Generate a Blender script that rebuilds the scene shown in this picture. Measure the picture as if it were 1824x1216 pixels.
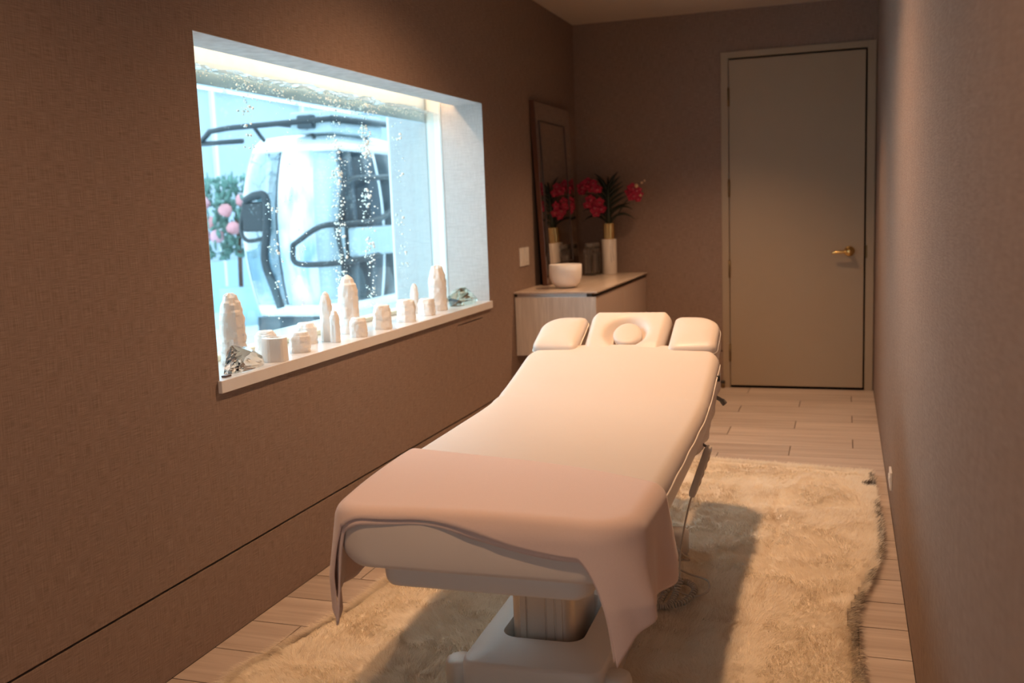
import bpy, bmesh, math, random
import numpy as np
from mathutils import Vector, Matrix, Euler, noise as mnoise

for o in list(bpy.data.objects):
    bpy.data.objects.remove(o, do_unlink=True)
scene = bpy.context.scene
C = scene.collection
R = math.radians
random.seed(7)
rng = np.random.default_rng(7)

# ------------------------------------------------------------------ camera
def make_camera(pos, yaw, pitch, roll, fpx):
    cy, sy = math.cos(yaw), math.sin(yaw)
    f = Vector((-sy*math.cos(pitch), cy*math.cos(pitch), math.sin(pitch)))
    r = Vector((cy, sy, 0)); u = r.cross(f)
    r2 = r*math.cos(roll) + u*math.sin(roll)
    u2 = -r*math.sin(roll) + u*math.cos(roll)
    m = Matrix((r2, u2, -f)).transposed().to_4x4()
    m.translation = Vector(pos)
    cam = bpy.data.cameras.new('camera'); ob = bpy.data.objects.new('camera', cam)
    C.objects.link(ob); ob.matrix_world = m
    cam.sensor_width = 36; cam.lens = fpx/1824*36
    cam.clip_start = 0.02; cam.clip_end = 100
    cam.dof.use_dof = True; cam.dof.focus_distance = 3.1; cam.dof.aperture_fstop = 3.0
    scene.camera = ob
make_camera((1.958, -7.4454, 1.3982), 0.3278, -0.1345, -0.0372, 1755.99)

# ------------------------------------------------------------------ world, lights, exposure
world = bpy.data.worlds.new('sky'); scene.world = world
world.use_nodes = True
wn = world.node_tree.nodes
wn['Background'].inputs[0].default_value = (0.80, 0.93, 1.0, 1)
wn['Background'].inputs[1].default_value = 5.4
scene.view_settings.view_transform = 'Standard'
scene.view_settings.look = 'None'
scene.view_settings.gamma = 1
scene.view_settings.use_curve_mapping = False
scene.view_settings.exposure = 0.0
scene.cycles.transparent_max_bounces = 32      # many clear layers in a row: water panel, cabin panes

def portal(name, loc, rot, sx, sy):      # guides sky light through an opening of the room beyond the window
    l = bpy.data.lights.new(name, 'AREA'); l.shape = 'RECTANGLE'; l.size = sx; l.size_y = sy
    l.cycles.is_portal = True
    o = bpy.data.objects.new(name, l); C.objects.link(o); o.location = loc; o.rotation_euler = rot
    return o
portal('sky_portal', (-6.98, 2.5, 1.6), (0, R(-90), 0), 3.0, 15.0)
portal('sky_portal', (-3.8, -6.98, 1.6), (R(90), 0, 0), 6.2, 3.0)
portal('sky_portal', (-3.8, 1.5, 3.29), (0, 0, 0), 6.2, 16.8)
portal('sky_portal', (1.35, -8.45, 1.05), (R(90), 0, 0), 0.26, 2.1)  # daylight through the added slim opening behind the viewer

# ------------------------------------------------------------------ materials
MATS = {}
def nmat(name):
    m = bpy.data.materials.new(name); m.use_nodes = True
    nt = m.node_tree; b = nt.nodes['Principled BSDF']
    MATS[name] = m
    return m, nt, b
def L(nt, a, b): nt.links.new(a, b)
def simple(name, col, rough=0.5, metal=0.0, spec=0.5, var=0.0, vscale=8.0, bump=0.0, bscale=200.0, coat=0.0, sheen=0.0, sss=0.0, transl=0.0):
    m, nt, b = nmat(name)
    b.inputs['Base Color'].default_value = (*col, 1)
    b.inputs['Roughness'].default_value = rough
    b.inputs['Metallic'].default_value = metal
    b.inputs['Specular IOR Level'].default_value = spec
    b.inputs['Coat Weight'].default_value = coat
    b.inputs['Sheen Weight'].default_value = sheen
    if sss:
        b.inputs['Subsurface Weight'].default_value = sss
        b.inputs['Subsurface Radius'].default_value = (0.03, 0.025, 0.02)
        b.inputs['Subsurface Scale'].default_value = 0.5
    tc = nt.nodes.new('ShaderNodeNewGeometry')
    if var:
        n = nt.nodes.new('ShaderNodeTexNoise'); n.inputs['Scale'].default_value = vscale; n.inputs['Detail'].default_value = 5
        L(nt, tc.outputs['Position'], n.inputs['Vector'])
        mix = nt.nodes.new('ShaderNodeMix'); mix.data_type = 'RGBA'
        mix.inputs['A'].default_value = (*[c*(1-var) for c in col], 1)
        mix.inputs['B'].default_value = (*[min(1, c*(1+var)) for c in col], 1)
        L(nt, n.outputs['Fac'], mix.inputs['Factor']); L(nt, mix.outputs['Result'], b.inputs['Base Color'])
    if bump:
        n = nt.nodes.new('ShaderNodeTexNoise'); n.inputs['Scale'].default_value = bscale; n.inputs['Detail'].default_value = 4
        L(nt, tc.outputs['Position'], n.inputs['Vector'])
        bp = nt.nodes.new('ShaderNodeBump'); bp.inputs['Strength'].default_value = bump; bp.inputs['Distance'].default_value = 0.002
        L(nt, n.outputs['Fac'], bp.inputs['Height']); L(nt, bp.outputs['Normal'], b.inputs['Normal'])
    return m

def woven(name, ca, cb, s=1.0, bump=0.35, big=0.06):
    """linen-like wall cloth: fine irregular threads, both ways, in world space"""
    m, nt, b = nmat(name)
    b.inputs['Roughness'].default_value = 0.85; b.inputs['Specular IOR Level'].default_value = 0.2
    g = nt.nodes.new('ShaderNodeNewGeometry')
    outs = []
    for sc in ((620*s, 620*s, 16*s), (20*s, 20*s, 620*s)):
        mp = nt.nodes.new('ShaderNodeMapping'); mp.inputs['Scale'].default_value = sc
        n = nt.nodes.new('ShaderNodeTexNoise'); n.inputs['Scale'].default_value = 1; n.inputs['Detail'].default_value = 2
        L(nt, g.outputs['Position'], mp.inputs['Vector']); L(nt, mp.outputs['Vector'], n.inputs['Vector'])
        outs.append(n.outputs['Fac'])
    ad = nt.nodes.new('ShaderNodeMath'); ad.operation = 'ADD'; L(nt, outs[0], ad.inputs[0]); L(nt, outs[1], ad.inputs[1])
    bn = nt.nodes.new('ShaderNodeTexNoise'); bn.inputs['Scale'].default_value = 3; bn.inputs['Detail'].default_value = 6
    L(nt, g.outputs['Position'], bn.inputs['Vector'])
    ad2 = nt.nodes.new('ShaderNodeMath'); ad2.operation = 'MULTIPLY_ADD'; ad2.inputs[1].default_value = big
    L(nt, bn.outputs['Fac'], ad2.inputs[0]); L(nt, ad.outputs[0], ad2.inputs[2])
    rp = nt.nodes.new('ShaderNodeMapRange'); rp.inputs['From Min'].default_value = 0.72; rp.inputs['From Max'].default_value = 1.32
    L(nt, ad2.outputs[0], rp.inputs['Value'])
    mix = nt.nodes.new('ShaderNodeMix'); mix.data_type = 'RGBA'
    mix.inputs['A'].default_value = (*ca, 1); mix.inputs['B'].default_value = (*cb, 1)
    L(nt, rp.outputs[0], mix.inputs['Factor']); L(nt, mix.outputs['Result'], b.inputs['Base Color'])
    bp = nt.nodes.new('ShaderNodeBump'); bp.inputs['Strength'].default_value = bump; bp.inputs['Distance'].default_value = 0.001
    L(nt, ad.outputs[0], bp.inputs['Height']); L(nt, bp.outputs['Normal'], b.inputs['Normal'])
    return m

def wood(name, ca, cb, axis=0, rough=0.45, scale=1.0, rand=0.12, bump=0.1):
    """long-grained board, grain along the given world axis, a tone per object"""
    m, nt, b = nmat(name)
    b.inputs['Roughness'].default_value = rough
    g = nt.nodes.new('ShaderNodeNewGeometry'); oi = nt.nodes.new('ShaderNodeObjectInfo')
    mp = nt.nodes.new('ShaderNodeMapping'); sc = [26*scale]*3; sc[axis] = 1.6*scale; mp.inputs['Scale'].default_value = sc
    ad = nt.nodes.new('ShaderNodeVectorMath'); ad.operation = 'MULTIPLY_ADD'
    L(nt, oi.outputs['Random'], ad.inputs[0]); ad.inputs[1].default_value = (13, 7, 5); L(nt, g.outputs['Position'], ad.inputs[2])
    L(nt, ad.outputs[0], mp.inputs['Vector'])
    n = nt.nodes.new('ShaderNodeTexNoise'); n.inputs['Scale'].default_value = 1; n.inputs['Detail'].default_value = 7; n.inputs['Distortion'].default_value = 0.6
    L(nt, mp.outputs['Vector'], n.inputs['Vector'])
    rp = nt.nodes.new('ShaderNodeMapRange'); rp.inputs['From Min'].default_value = 0.3; rp.inputs['From Max'].default_value = 0.7
    L(nt, n.outputs['Fac'], rp.inputs['Value'])
    mix = nt.nodes.new('ShaderNodeMix'); mix.data_type = 'RGBA'
    mix.inputs['A'].default_value = (*ca, 1); mix.inputs['B'].default_value = (*cb, 1)
    L(nt, rp.outputs[0], mix.inputs['Factor'])
    hsv = nt.nodes.new('ShaderNodeHueSaturation')
    mr = nt.nodes.new('ShaderNodeMapRange'); mr.inputs['To Min'].default_value = 1-rand; mr.inputs['To Max'].default_value = 1+rand
    L(nt, oi.outputs['Random'], mr.inputs['Value']); L(nt, mr.outputs[0], hsv.inputs['Value'])
    L(nt, mix.outputs['Result'], hsv.inputs['Color']); L(nt, hsv.outputs['Color'], b.inputs['Base Color'])
    bp = nt.nodes.new('ShaderNodeBump'); bp.inputs['Strength'].default_value = bump; bp.inputs['Distance'].default_value = 0.001
    L(nt, n.outputs['Fac'], bp.inputs['Height']); L(nt, bp.outputs['Normal'], b.inputs['Normal'])
    return m

def clear(name, tint, refl=0.06, rough=0.02, bump=0.0, bscale=30.0, fres=0.4):
    """thin clear pane: tinted see-through with a fresnel gloss"""
    m = bpy.data.materials.new(name); m.use_nodes = True; nt = m.node_tree; nt.nodes.clear(); MATS[name] = m
    out = nt.nodes.new('ShaderNodeOutputMaterial'); mx = nt.nodes.new('ShaderNodeMixShader')
    t = nt.nodes.new('ShaderNodeBsdfTransparent'); t.inputs[0].default_value = (*tint, 1)
    gl = nt.nodes.new('ShaderNodeBsdfGlossy'); gl.inputs['Roughness'].default_value = rough
    lw = nt.nodes.new('ShaderNodeLayerWeight'); lw.inputs[0].default_value = 0.25
    ma = nt.nodes.new('ShaderNodeMath'); ma.operation = 'MULTIPLY_ADD'; ma.inputs[1].default_value = fres; ma.inputs[2].default_value = refl
    L(nt, lw.outputs['Fresnel'], ma.inputs[0]); L(nt, ma.outputs[0], mx.inputs[0])
    L(nt, t.outputs[0], mx.inputs[1]); L(nt, gl.outputs[0], mx.inputs[2]); L(nt, mx.outputs[0], out.inputs[0])
    if bump:
        g = nt.nodes.new('ShaderNodeNewGeometry')
        n = nt.nodes.new('ShaderNodeTexNoise'); n.inputs['Scale'].default_value = bscale; n.inputs['Detail'].default_value = 4
        L(nt, g.outputs['Position'], n.inputs['Vector'])
        bp = nt.nodes.new('ShaderNodeBump'); bp.inputs['Strength'].default_value = bump; bp.inputs['Distance'].default_value = 0.01
        L(nt, n.outputs['Fac'], bp.inputs['Height']); L(nt, bp.outputs['Normal'], gl.inputs['Normal']); L(nt, bp.outputs['Normal'], lw.inputs['Normal'])
    return m

def emit(name, col, st):
    m = bpy.data.materials.new(name); m.use_nodes = True; nt = m.node_tree; nt.nodes.clear(); MATS[name] = m
    out = nt.nodes.new('ShaderNodeOutputMaterial'); e = nt.nodes.new('ShaderNodeEmission')
    e.inputs[0].default_value = (*col, 1); e.inputs[1].default_value = st; L(nt, e.outputs[0], out.inputs[0])
    return m

woven('wall_cloth', (0.190, 0.128, 0.098), (0.345, 0.248, 0.200), bump=0.25)
woven('wall_cloth_daylit', (0.42, 0.40, 0.39), (0.58, 0.56, 0.55), big=0.02)  # copy of the wall cloth with daylight put into its colour
simple('plaster', (0.50, 0.42, 0.35), 0.9, var=0.03)
simple('dark_gap', (0.01, 0.008, 0.007), 0.9, spec=0.1)
wood('floor_wood', (0.40, 0.31, 0.25), (0.56, 0.46, 0.385), axis=0, rough=0.42, rand=0.07)
simple('grout', (0.08, 0.055, 0.04), 0.9)
simple('white_stone', (0.74, 0.70, 0.67), 0.16, var=0.05, vscale=14)
wood('pale_wood', (0.52, 0.45, 0.40), (0.68, 0.61, 0.55), axis=2, rough=0.35, scale=2.2, rand=0.0)
simple('cabinet_lacquer', (0.50, 0.39, 0.33), 0.4, var=0.03)
wood('counter_wood', (0.55, 0.44, 0.36), (0.68, 0.56, 0.47), axis=1, rough=0.22, rand=0.0, bump=0.03)
simple('brushed_metal', (0.62, 0.62, 0.63), 0.3, metal=1)
simple('dark_metal', (0.045, 0.035, 0.03), 0.4, metal=0.6)
simple('door_paint', (0.37, 0.285, 0.20), 0.42, var=0.02, bump=0.05)
simple('brass', (0.80, 0.55, 0.22), 0.2, metal=1)
simple('dull_brass', (0.24, 0.17, 0.09), 0.4, metal=1)
simple('mirror_silver', (0.86, 0.83, 0.78), 0.015, metal=1)
simple('mirror_wood', (0.12, 0.045, 0.022), 0.4, var=0.25, vscale=30)
simple('dark_edge', (0.035, 0.02, 0.015), 0.4)
simple('cream_vinyl', (0.69, 0.60, 0.535), 0.44, var=0.015, bump=0.04, bscale=700, coat=0.03, spec=0.35)
simple('cream_piping', (0.85, 0.78, 0.70), 0.5)
simple('bed_plastic', (0.72, 0.66, 0.60), 0.45, bump=0.12, bscale=900)
simple('column_metal', (0.62, 0.55, 0.48), 0.38, metal=0.75)
simple('silver_cap', (0.75, 0.70, 0.64), 0.35, metal=0.6, bump=0.6, bscale=900)
simple('control_plastic', (0.60, 0.54, 0.48), 0.45)
simple('cord_plastic', (0.50, 0.42, 0.33), 0.55)
simple('tag_black', (0.02, 0.02, 0.022), 0.6)
simple('grey_lever', (0.16, 0.15, 0.14), 0.45)
simple('white_frost', (0.82, 0.78, 0.76), 0.4, sss=0.3)
simple('vase_white', (0.80, 0.72, 0.64), 0.3, var=0.04, vscale=30)
simple('vein_dark', (0.10, 0.08, 0.07), 0.5)
simple('leaf_dark', (0.012, 0.022, 0.012), 0.42)
simple('orchid_red', (0.42, 0.010, 0.050), 0.55, var=0.45, vscale=120)
simple('orchid_core', (0.60, 0.16, 0.20), 0.5)
simple('bud_cream', (0.62, 0.42, 0.26), 0.5)
simple('bottle_cap', (0.13, 0.115, 0.105), 0.45)
simple('bottle_label', (0.10, 0.085, 0.075), 0.55)
simple('print_pale', (0.38, 0.34, 0.31), 0.6)
simple('switch_white', (0.70, 0.66, 0.62), 0.35)
simple('tank_white', (0.86, 0.86, 0.83), 0.35)
simple('tank_sand', (0.80, 0.72, 0.52), 0.7, var=0.15, vscale=60)
simple('reflection_band', (0.56, 0.66, 0.76), 0.4, var=0.1, vscale=20)
def painted_reflections():  # pink and pale blue noise paints reflections into the pane colour
    m, nt, b = nmat('cabin_reflections')
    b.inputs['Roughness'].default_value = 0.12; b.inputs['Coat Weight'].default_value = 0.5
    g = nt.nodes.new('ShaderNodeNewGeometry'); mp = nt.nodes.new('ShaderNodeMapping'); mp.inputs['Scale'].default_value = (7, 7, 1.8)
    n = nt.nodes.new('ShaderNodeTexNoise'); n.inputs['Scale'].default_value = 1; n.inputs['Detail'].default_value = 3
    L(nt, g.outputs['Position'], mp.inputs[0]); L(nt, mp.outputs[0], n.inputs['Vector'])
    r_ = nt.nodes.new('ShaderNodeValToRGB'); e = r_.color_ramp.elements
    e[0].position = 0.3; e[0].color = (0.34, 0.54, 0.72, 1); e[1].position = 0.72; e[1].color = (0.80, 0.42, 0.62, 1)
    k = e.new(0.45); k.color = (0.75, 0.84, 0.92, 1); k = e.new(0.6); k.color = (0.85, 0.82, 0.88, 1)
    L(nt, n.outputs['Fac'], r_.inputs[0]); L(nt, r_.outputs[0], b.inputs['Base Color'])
simple('annex_pale', (0.43, 0.50, 0.57), 0.6, var=0.04, vscale=1.5)
simple('annex_white', (0.84, 0.86, 0.87), 0.6)
simple('annex_floor', (0.72, 0.76, 0.78), 0.25)
simple('annex_blue', (0.42, 0.62, 0.74), 0.5)
simple('cabin_white', (0.85, 0.88, 0.90), 0.15, coat=0.6)
simple('cabin_grey', (0.40, 0.48, 0.52), 0.25)
simple('cabin_dark', (0.018, 0.032, 0.045), 0.3)
painted_reflections()
simple('rack_black', (0.02, 0.028, 0.035), 0.4)
simple('bloom_coral', (0.70, 0.30, 0.32), 0.6)
simple('bloom_pink', (0.68, 0.34, 0.40), 0.6)
simple('shrub_green', (0.13, 0.26, 0.22), 0.6, var=0.5, vscale=12)
simple('chip_brown', (0.05, 0.015, 0.01), 0.35)
clear('tank_glass', (0.97, 0.99, 1.0), 0.0, fres=0.12)
clear('water_tint', (0.87, 0.955, 0.98), 0.0, fres=0.05)
clear('cabin_glass', (0.88, 0.95, 0.98), 0.16)
clear('bottle_clear', (0.80, 0.77, 0.73), 0.12)
clear('water_skin', (0.84, 0.91, 0.94), 0.12, 0.05, bump=1.0, bscale=25)
emit('led_warm', (1.0, 0.62, 0.35), 38)
emit('lamp_warm', (1.0, 0.66, 0.36), 12)

def glassrock(name, col):
    m, nt, b = nmat(name)
    b.inputs['Base Color'].default_value = (*col, 1); b.inputs['Roughness'].default_value = 0.02
    b.inputs['Transmission Weight'].default_value = 1.0; b.inputs['IOR'].default_value = 1.48
glassrock('slag_glass', (0.93, 0.99, 0.98))
glassrock('slag_green', (0.80, 0.95, 0.86))

def selenite():
    m, nt, b = nmat('selenite')
    b.inputs['Roughness'].default_value = 0.5
    b.inputs['Base Color'].default_value = (0.78, 0.75, 0.72, 1)
    b.inputs['Subsurface Weight'].default_value = 0.25
    b.inputs['Subsurface Radius'].default_value = (0.05, 0.045, 0.04); b.inputs['Subsurface Scale'].default_value = 0.6
    tc = nt.nodes.new('ShaderNodeNewGeometry'); mp = nt.nodes.new('ShaderNodeMapping'); mp.inputs['Scale'].default_value = (160, 160, 8)
    n = nt.nodes.new('ShaderNodeTexNoise'); n.inputs['Scale'].default_value = 1; n.inputs['Detail'].default_value = 3
    L(nt, tc.outputs['Position'], mp.inputs[0]); L(nt, mp.outputs[0], n.inputs['Vector'])
    bp = nt.nodes.new('ShaderNodeBump'); bp.inputs['Strength'].default_value = 0.5; bp.inputs['Distance'].default_value = 0.003
    L(nt, n.outputs['Fac'], bp.inputs['Height']); L(nt, bp.outputs['Normal'], b.inputs['Normal'])
selenite()

def throw_mat():
    m, nt, b = nmat('throw_knit')
    b.inputs['Roughness'].default_value = 0.95; b.inputs['Sheen Weight'].default_value = 0.35; b.inputs['Sheen Roughness'].default_value = 0.5
    b.inputs['Specular IOR Level'].default_value = 0.1
    g = nt.nodes.new('ShaderNodeNewGeometry')
    n = nt.nodes.new('ShaderNodeTexNoise'); n.inputs['Scale'].default_value = 700; n.inputs['Detail'].default_value = 2
    n2 = nt.nodes.new('ShaderNodeTexNoise'); n2.inputs['Scale'].default_value = 5; n2.inputs['Detail'].default_value = 5
    L(nt, g.outputs['Position'], n.inputs['Vector']); L(nt, g.outputs['Position'], n2.inputs['Vector'])
    mix = nt.nodes.new('ShaderNodeMix'); mix.data_type = 'RGBA'
    mix.inputs['A'].default_value = (0.68, 0.50, 0.44, 1); mix.inputs['B'].default_value = (0.80, 0.62, 0.555, 1)
    L(nt, n.outputs['Fac'], mix.inputs['Factor']); L(nt, mix.outputs['Result'], b.inputs['Base Color'])
    bp = nt.nodes.new('ShaderNodeBump'); bp.inputs['Strength'].default_value = 0.25; bp.inputs['Distance'].default_value = 0.0015
    L(nt, n.outputs['Fac'], bp.inputs['Height']); L(nt, bp.outputs['Normal'], b.inputs['Normal'])
throw_mat()

def fur_mat():
    m, nt, b = nmat('fur')
    b.inputs['Roughness'].default_value = 0.75; b.inputs['Specular IOR Level'].default_value = 0.25
    b.inputs['Sheen Weight'].default_value = 0.2
    at = nt.nodes.new('ShaderNodeAttribute'); at.attribute_name = 'tone'
    rp = nt.nodes.new('ShaderNodeValToRGB')
    e = rp.color_ramp.elements
    e[0].position = 0.0; e[0].color = (0.045, 0.028, 0.018, 1)
    e[1].position = 1.0; e[1].color = (0.93, 0.87, 0.76, 1)
    k = e.new(0.35); k.color = (0.62, 0.49, 0.34, 1)
    k = e.new(0.6); k.color = (0.88, 0.79, 0.65, 1)
    L(nt, at.outputs['Fac'], rp.inputs[0]); L(nt, rp.outputs[0], b.inputs['Base Color'])
    tr = nt.nodes.new('ShaderNodeBsdfTranslucent'); L(nt, rp.outputs[0], tr.inputs[0])
    mx = nt.nodes.new('ShaderNodeMixShader'); mx.inputs[0].default_value = 0.3
    out = nt.nodes['Material Output']
    L(nt, b.outputs[0], mx.inputs[1]); L(nt, tr.outputs[0], mx.inputs[2]); L(nt, mx.outputs[0], out.inputs[0])
fur_mat()
simple('pelt', (0.80, 0.70, 0.56), 0.9, var=0.1, bump=0.6, bscale=250)
bm_ = simple('bubble', (0.95, 0.93, 0.86), 0.25)

# ------------------------------------------------------------------ helpers
def obj(name, bm, mat, parent=None, smooth=False, loc=None):
    me = bpy.data.meshes.new(name)
    if isinstance(bm, bmesh.types.BMesh):
        bmesh.ops.recalc_face_normals(bm, faces=bm.faces)
        bm.to_mesh(me); bm.free()
    else:
        me.from_pydata(*bm); me.update()
    me.materials.append(MATS[mat])
    if smooth:
        for p in me.polygons: p.use_smooth = True
    o = bpy.data.objects.new(name, me); C.objects.link(o)
    if loc is not None: o.location = loc
    if parent is not None: o.parent = parent
    return o
def smooth_angle(o, ang=35):
    me = o.data
    for p in me.polygons: p.use_smooth = True
    bm = bmesh.new(); bm.from_mesh(me)
    for e in bm.edges:
        if len(e.link_faces) == 2 and e.calc_face_angle(0) > R(ang): e.smooth = False
    bm.to_mesh(me); bm.free()
    return o
def tag(o, label, cat, group=None, kind=None):
    o['label'] = label; o['category'] = cat
    if group: o['group'] = group
    if kind: o['kind'] = kind
    return o
def thing(name, label, cat, loc=(0, 0, 0), group=None, kind=None, rot=(0, 0, 0)):
    o = bpy.data.objects.new(name, None); C.objects.link(o); o.location = loc; o.rotation_euler = rot
    o.empty_display_size = 0.1
    return tag(o, label, cat, group, kind)
def box(bm, x0, x1, y0, y1, z0, z1, bev=0.0, seg=2):
    vs = [bm.verts.new((x, y, z)) for x in (x0, x1) for y in (y0, y1) for z in (z0, z1)]
    f = [(0, 1, 3, 2), (4, 6, 7, 5), (0, 4, 5, 1), (2, 3, 7, 6), (0, 2, 6, 4), (1, 5, 7, 3)]
    fs = [bm.faces.new([vs[i] for i in q]) for q in f]
    if bev:
        es = {e for fc in fs for e in fc.edges}
        bmesh.ops.bevel(bm, geom=list(es), offset=bev, segments=seg, profile=0.5, affect='EDGES')
    return bm
def bx(*a, **k): return box(bmesh.new(), *a, **k)
def lathe(prof, seg=32, bm=None, sx=1, sy=1):
    bm = bm or bmesh.new(); rings = []
    for r, z in prof:
        if r < 1e-5: rings.append([bm.verts.new((0, 0, z))])
        else: rings.append([bm.verts.new((r*sx*math.cos(2*math.pi*i/seg), r*sy*math.sin(2*math.pi*i/seg), z)) for i in range(seg)])
    for a, b in zip(rings, rings[1:]):
        for i in range(seg):
            j = (i+1) % seg
            if len(a) == 1 and len(b) == 1: continue
            if len(a) == 1: bm.faces.new((a[0], b[j], b[i]))
            elif len(b) == 1: bm.faces.new((a[i], a[j], b[0]))
            else: bm.faces.new((a[i], a[j], b[j], b[i]))
    if len(rings[0]) > 1: bm.faces.new(rings[0][::-1])
    if len(rings[-1]) > 1: bm.faces.new(rings[-1])
    return bm
def catmull(pts, n=8):
    P = [Vector(p) for p in pts]; P = [P[0]*2-P[1]]+P+[P[-1]*2-P[-2]]; out = []
    for i in range(1, len(P)-2):
        a, b, c, d = P[i-1:i+3]
        for k in range(n):
            t = k/n
            out.append(0.5*((2*b)+(c-a)*t+(2*a-5*b+4*c-d)*t*t+(3*b-a-3*c+d)*t**3))
    out.append(P[-2]); return out
def tube(pts, r, seg=8, bm=None, closed=False, cap=True):
    bm = bm or bmesh.new(); P = [Vector(p) for p in pts]; n = len(P)
    rad = r if hasattr(r, '__len__') else [r]*n
    T = [(P[(i+1) % n if closed else min(i+1, n-1)]-P[(i-1) % n if closed else max(i-1, 0)]).normalized() for i in range(n)]
    up = Vector((0, 0, 1)) if abs(T[0].z) < 0.9 else Vector((1, 0, 0))
    N = (up-T[0]*up.dot(T[0])).normalized(); rings = []
    for i in range(n):
        N = (N-T[i]*N.dot(T[i])).normalized(); B = T[i].cross(N)
        rings.append([bm.verts.new(P[i]+(N*math.cos(2*math.pi*k/seg)+B*math.sin(2*math.pi*k/seg))*rad[i]) for k in range(seg)])
    rng_ = range(n) if closed else range(n-1)
    for i in rng_:
        a, b = rings[i], rings[(i+1) % n]
        for k in range(seg): bm.faces.new((a[k], a[(k+1) % seg], b[(k+1) % seg], b[k]))
    if cap and not closed: bm.faces.new(rings[0][::-1]); bm.faces.new(rings[-1])
    return bm
def loft(rings, closed=True, caps=True, bm=None):
    bm = bm or bmesh.new(); V = [[bm.verts.new(p) for p in r] for r in rings]; m = len(V[0])
    for a, b in zip(V, V[1:]):
        for k in range(m if closed else m-1): bm.faces.new((a[k], a[(k+1) % m], b[(k+1) % m], b[k]))
    if caps and closed: bm.faces.new(V[0][::-1]); bm.faces.new(V[-1])
    return bm
def holed_wall(bm, us, ws, holes, place):
    """cells of a wall grid cut by rectangular holes; place(u0,u1,w0,w1) adds one cell"""
    U = sorted(set(us + [h[i] for h in holes for i in (0, 1)])); W = sorted(set(ws + [h[i] for h in holes for i in (2, 3)]))
    for u0, u1 in zip(U, U[1:]):
        for w0, w1 in zip(W, W[1:]):
            cu, cw = (u0+u1)/2, (w0+w1)/2
            if any(h[0] < cu < h[1] and h[2] < cw < h[3] for h in holes): continue
            place(bm, u0, u1, w0, w1)
    return bm

# ------------------------------------------------------------------ room
W, H, YN = 2.164, 2.744, -8.4
WY0, WY1, WZ0, WZ1 = -4.708, -2.068, 0.826, 1.990
SILL = 0.868
GR0, GR1 = 0.272, 0.281          # shadow groove above the base panels

fl = tag(obj('floor', bx(-0.2, W+0.2, YN, 0.2, -0.10, -0.006), 'grout'), 'pale wood-look plank floor of the treatment room', 'floor', kind='structure')
pm = bpy.data.meshes.new('plank'); b_ = bx(-0.5, 0.5, -0.5, 0.5, -0.5, 0.5); b_.to_mesh(pm); b_.free(); pm.materials.append(MATS['floor_wood'])
RW = 0.2203; butt = [2.01, 1.675, 1.295]; PL = 1.10
row = 0; y = 0.0
while y > -6.3:
    b0 = butt[(row-1) % 3]
    xs = [x for k in range(-1, 3) for x in [b0-PL*k] if 0 < x < W]
    xs = [0.0]+sorted(xs)+[W]
    for a, c in zip(xs, xs[1:]):
        o = bpy.data.objects.new('plank', pm); C.objects.link(o); o.parent = fl
        g = 0.005
        o.location = ((a+c)/2, y-RW/2, -0.004); o.scale = (c-a-g, RW-g, 0.008)
    y -= RW; row += 1

def slab_x(x0, x1): return lambda bm, u0, u1, w0, w1: box(bm, x0, x1, u0, u1, w0, w1)
holes = [(WY0-0.002, WY1+0.002, WZ0, WZ1+0.002), (-2.574, -2.19, 0.781, 0.7875)]
wl = obj('wall_left', holed_wall(bmesh.new(), [YN, 0.0], [GR1, H], holes, slab_x(-0.02, 0.0)), 'wall_cloth')
tag(wl, 'long taupe cloth-covered wall with the water window', 'wall', kind='structure')
o = obj('baseboard_left', bx(-0.02, 0.0, YN, 0.0, 0.0, GR0), 'wall_cloth')
tag(o, 'taupe cloth base panel below the groove on the window wall', 'baseboard', kind='structure')
o = obj('wall_left_core', bx(-0.06, -0.03, YN, 0.0, 0.0, WZ0-0.001), 'dark_gap'); o.parent = wl
# outline of the flush access panel below the sill
o = obj('access_panel', bx(-0.004, 0.0012, -2.596, -2.184, 0.438, 0.7805, bev=0.0008, seg=1), 'wall_cloth')
tag(o, 'flush cloth access panel with a slot on top below the window sill', 'panel')

DX0, DX1, DH = 1.154, 2.094, 2.400          # door leaf
CX0, CX1, CH = 1.098, 2.156, 2.452          # casing
def slab_y(y0, y1): return lambda bm, u0, u1, w0, w1: box(bm, u0, u1, y0, y1, w0, w1)
wb = obj('wall_back', holed_wall(bmesh.new(), [0.0, W], [GR1, H], [(CX0, CX1, GR1, CH)], slab_y(0.0, 0.05)), 'wall_cloth')
tag(wb, 'taupe cloth-covered end wall around the door', 'wall', kind='structure')
o = obj('wall_back_core', bx(0.0, CX0, 0.03, 0.06, 0, GR1+0.02), 'dark_gap'); o.parent = wb
o = obj('baseboard_back', box(bx(0.0, CX0, 0.0, 0.05, 0.0, GR0), CX1, W, 0.0, 0.05, 0.0, GR1+0.002), 'wall_cloth')
tag(o, 'taupe cloth base panel left of the door', 'baseboard', kind='structure')
o = obj('wall_right', bx(W, W+0.1, YN, 0.05, 0.0, H), 'wall_cloth')
tag(o, 'taupe cloth-covered wall opposite the window', 'wall', kind='structure')
o = obj('wall_front', holed_wall(bmesh.new(), [-0.02, W+0.1], [0.0, H], [(1.22, 1.48, 0.0, 2.10)], slab_y(YN-0.1, YN)), 'wall_cloth')  # unseen slim opening, added and sized to let in neutral daylight
tag(o, 'taupe cloth-covered wall behind the viewer with a slim opening added for daylight', 'wall', kind='structure')
o = obj('ceiling', bx(-0.06, W+0.1, YN, 0.05, H, H+0.1), 'plaster')
tag(o, 'plain beige plaster ceiling', 'ceiling', kind='structure')

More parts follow.
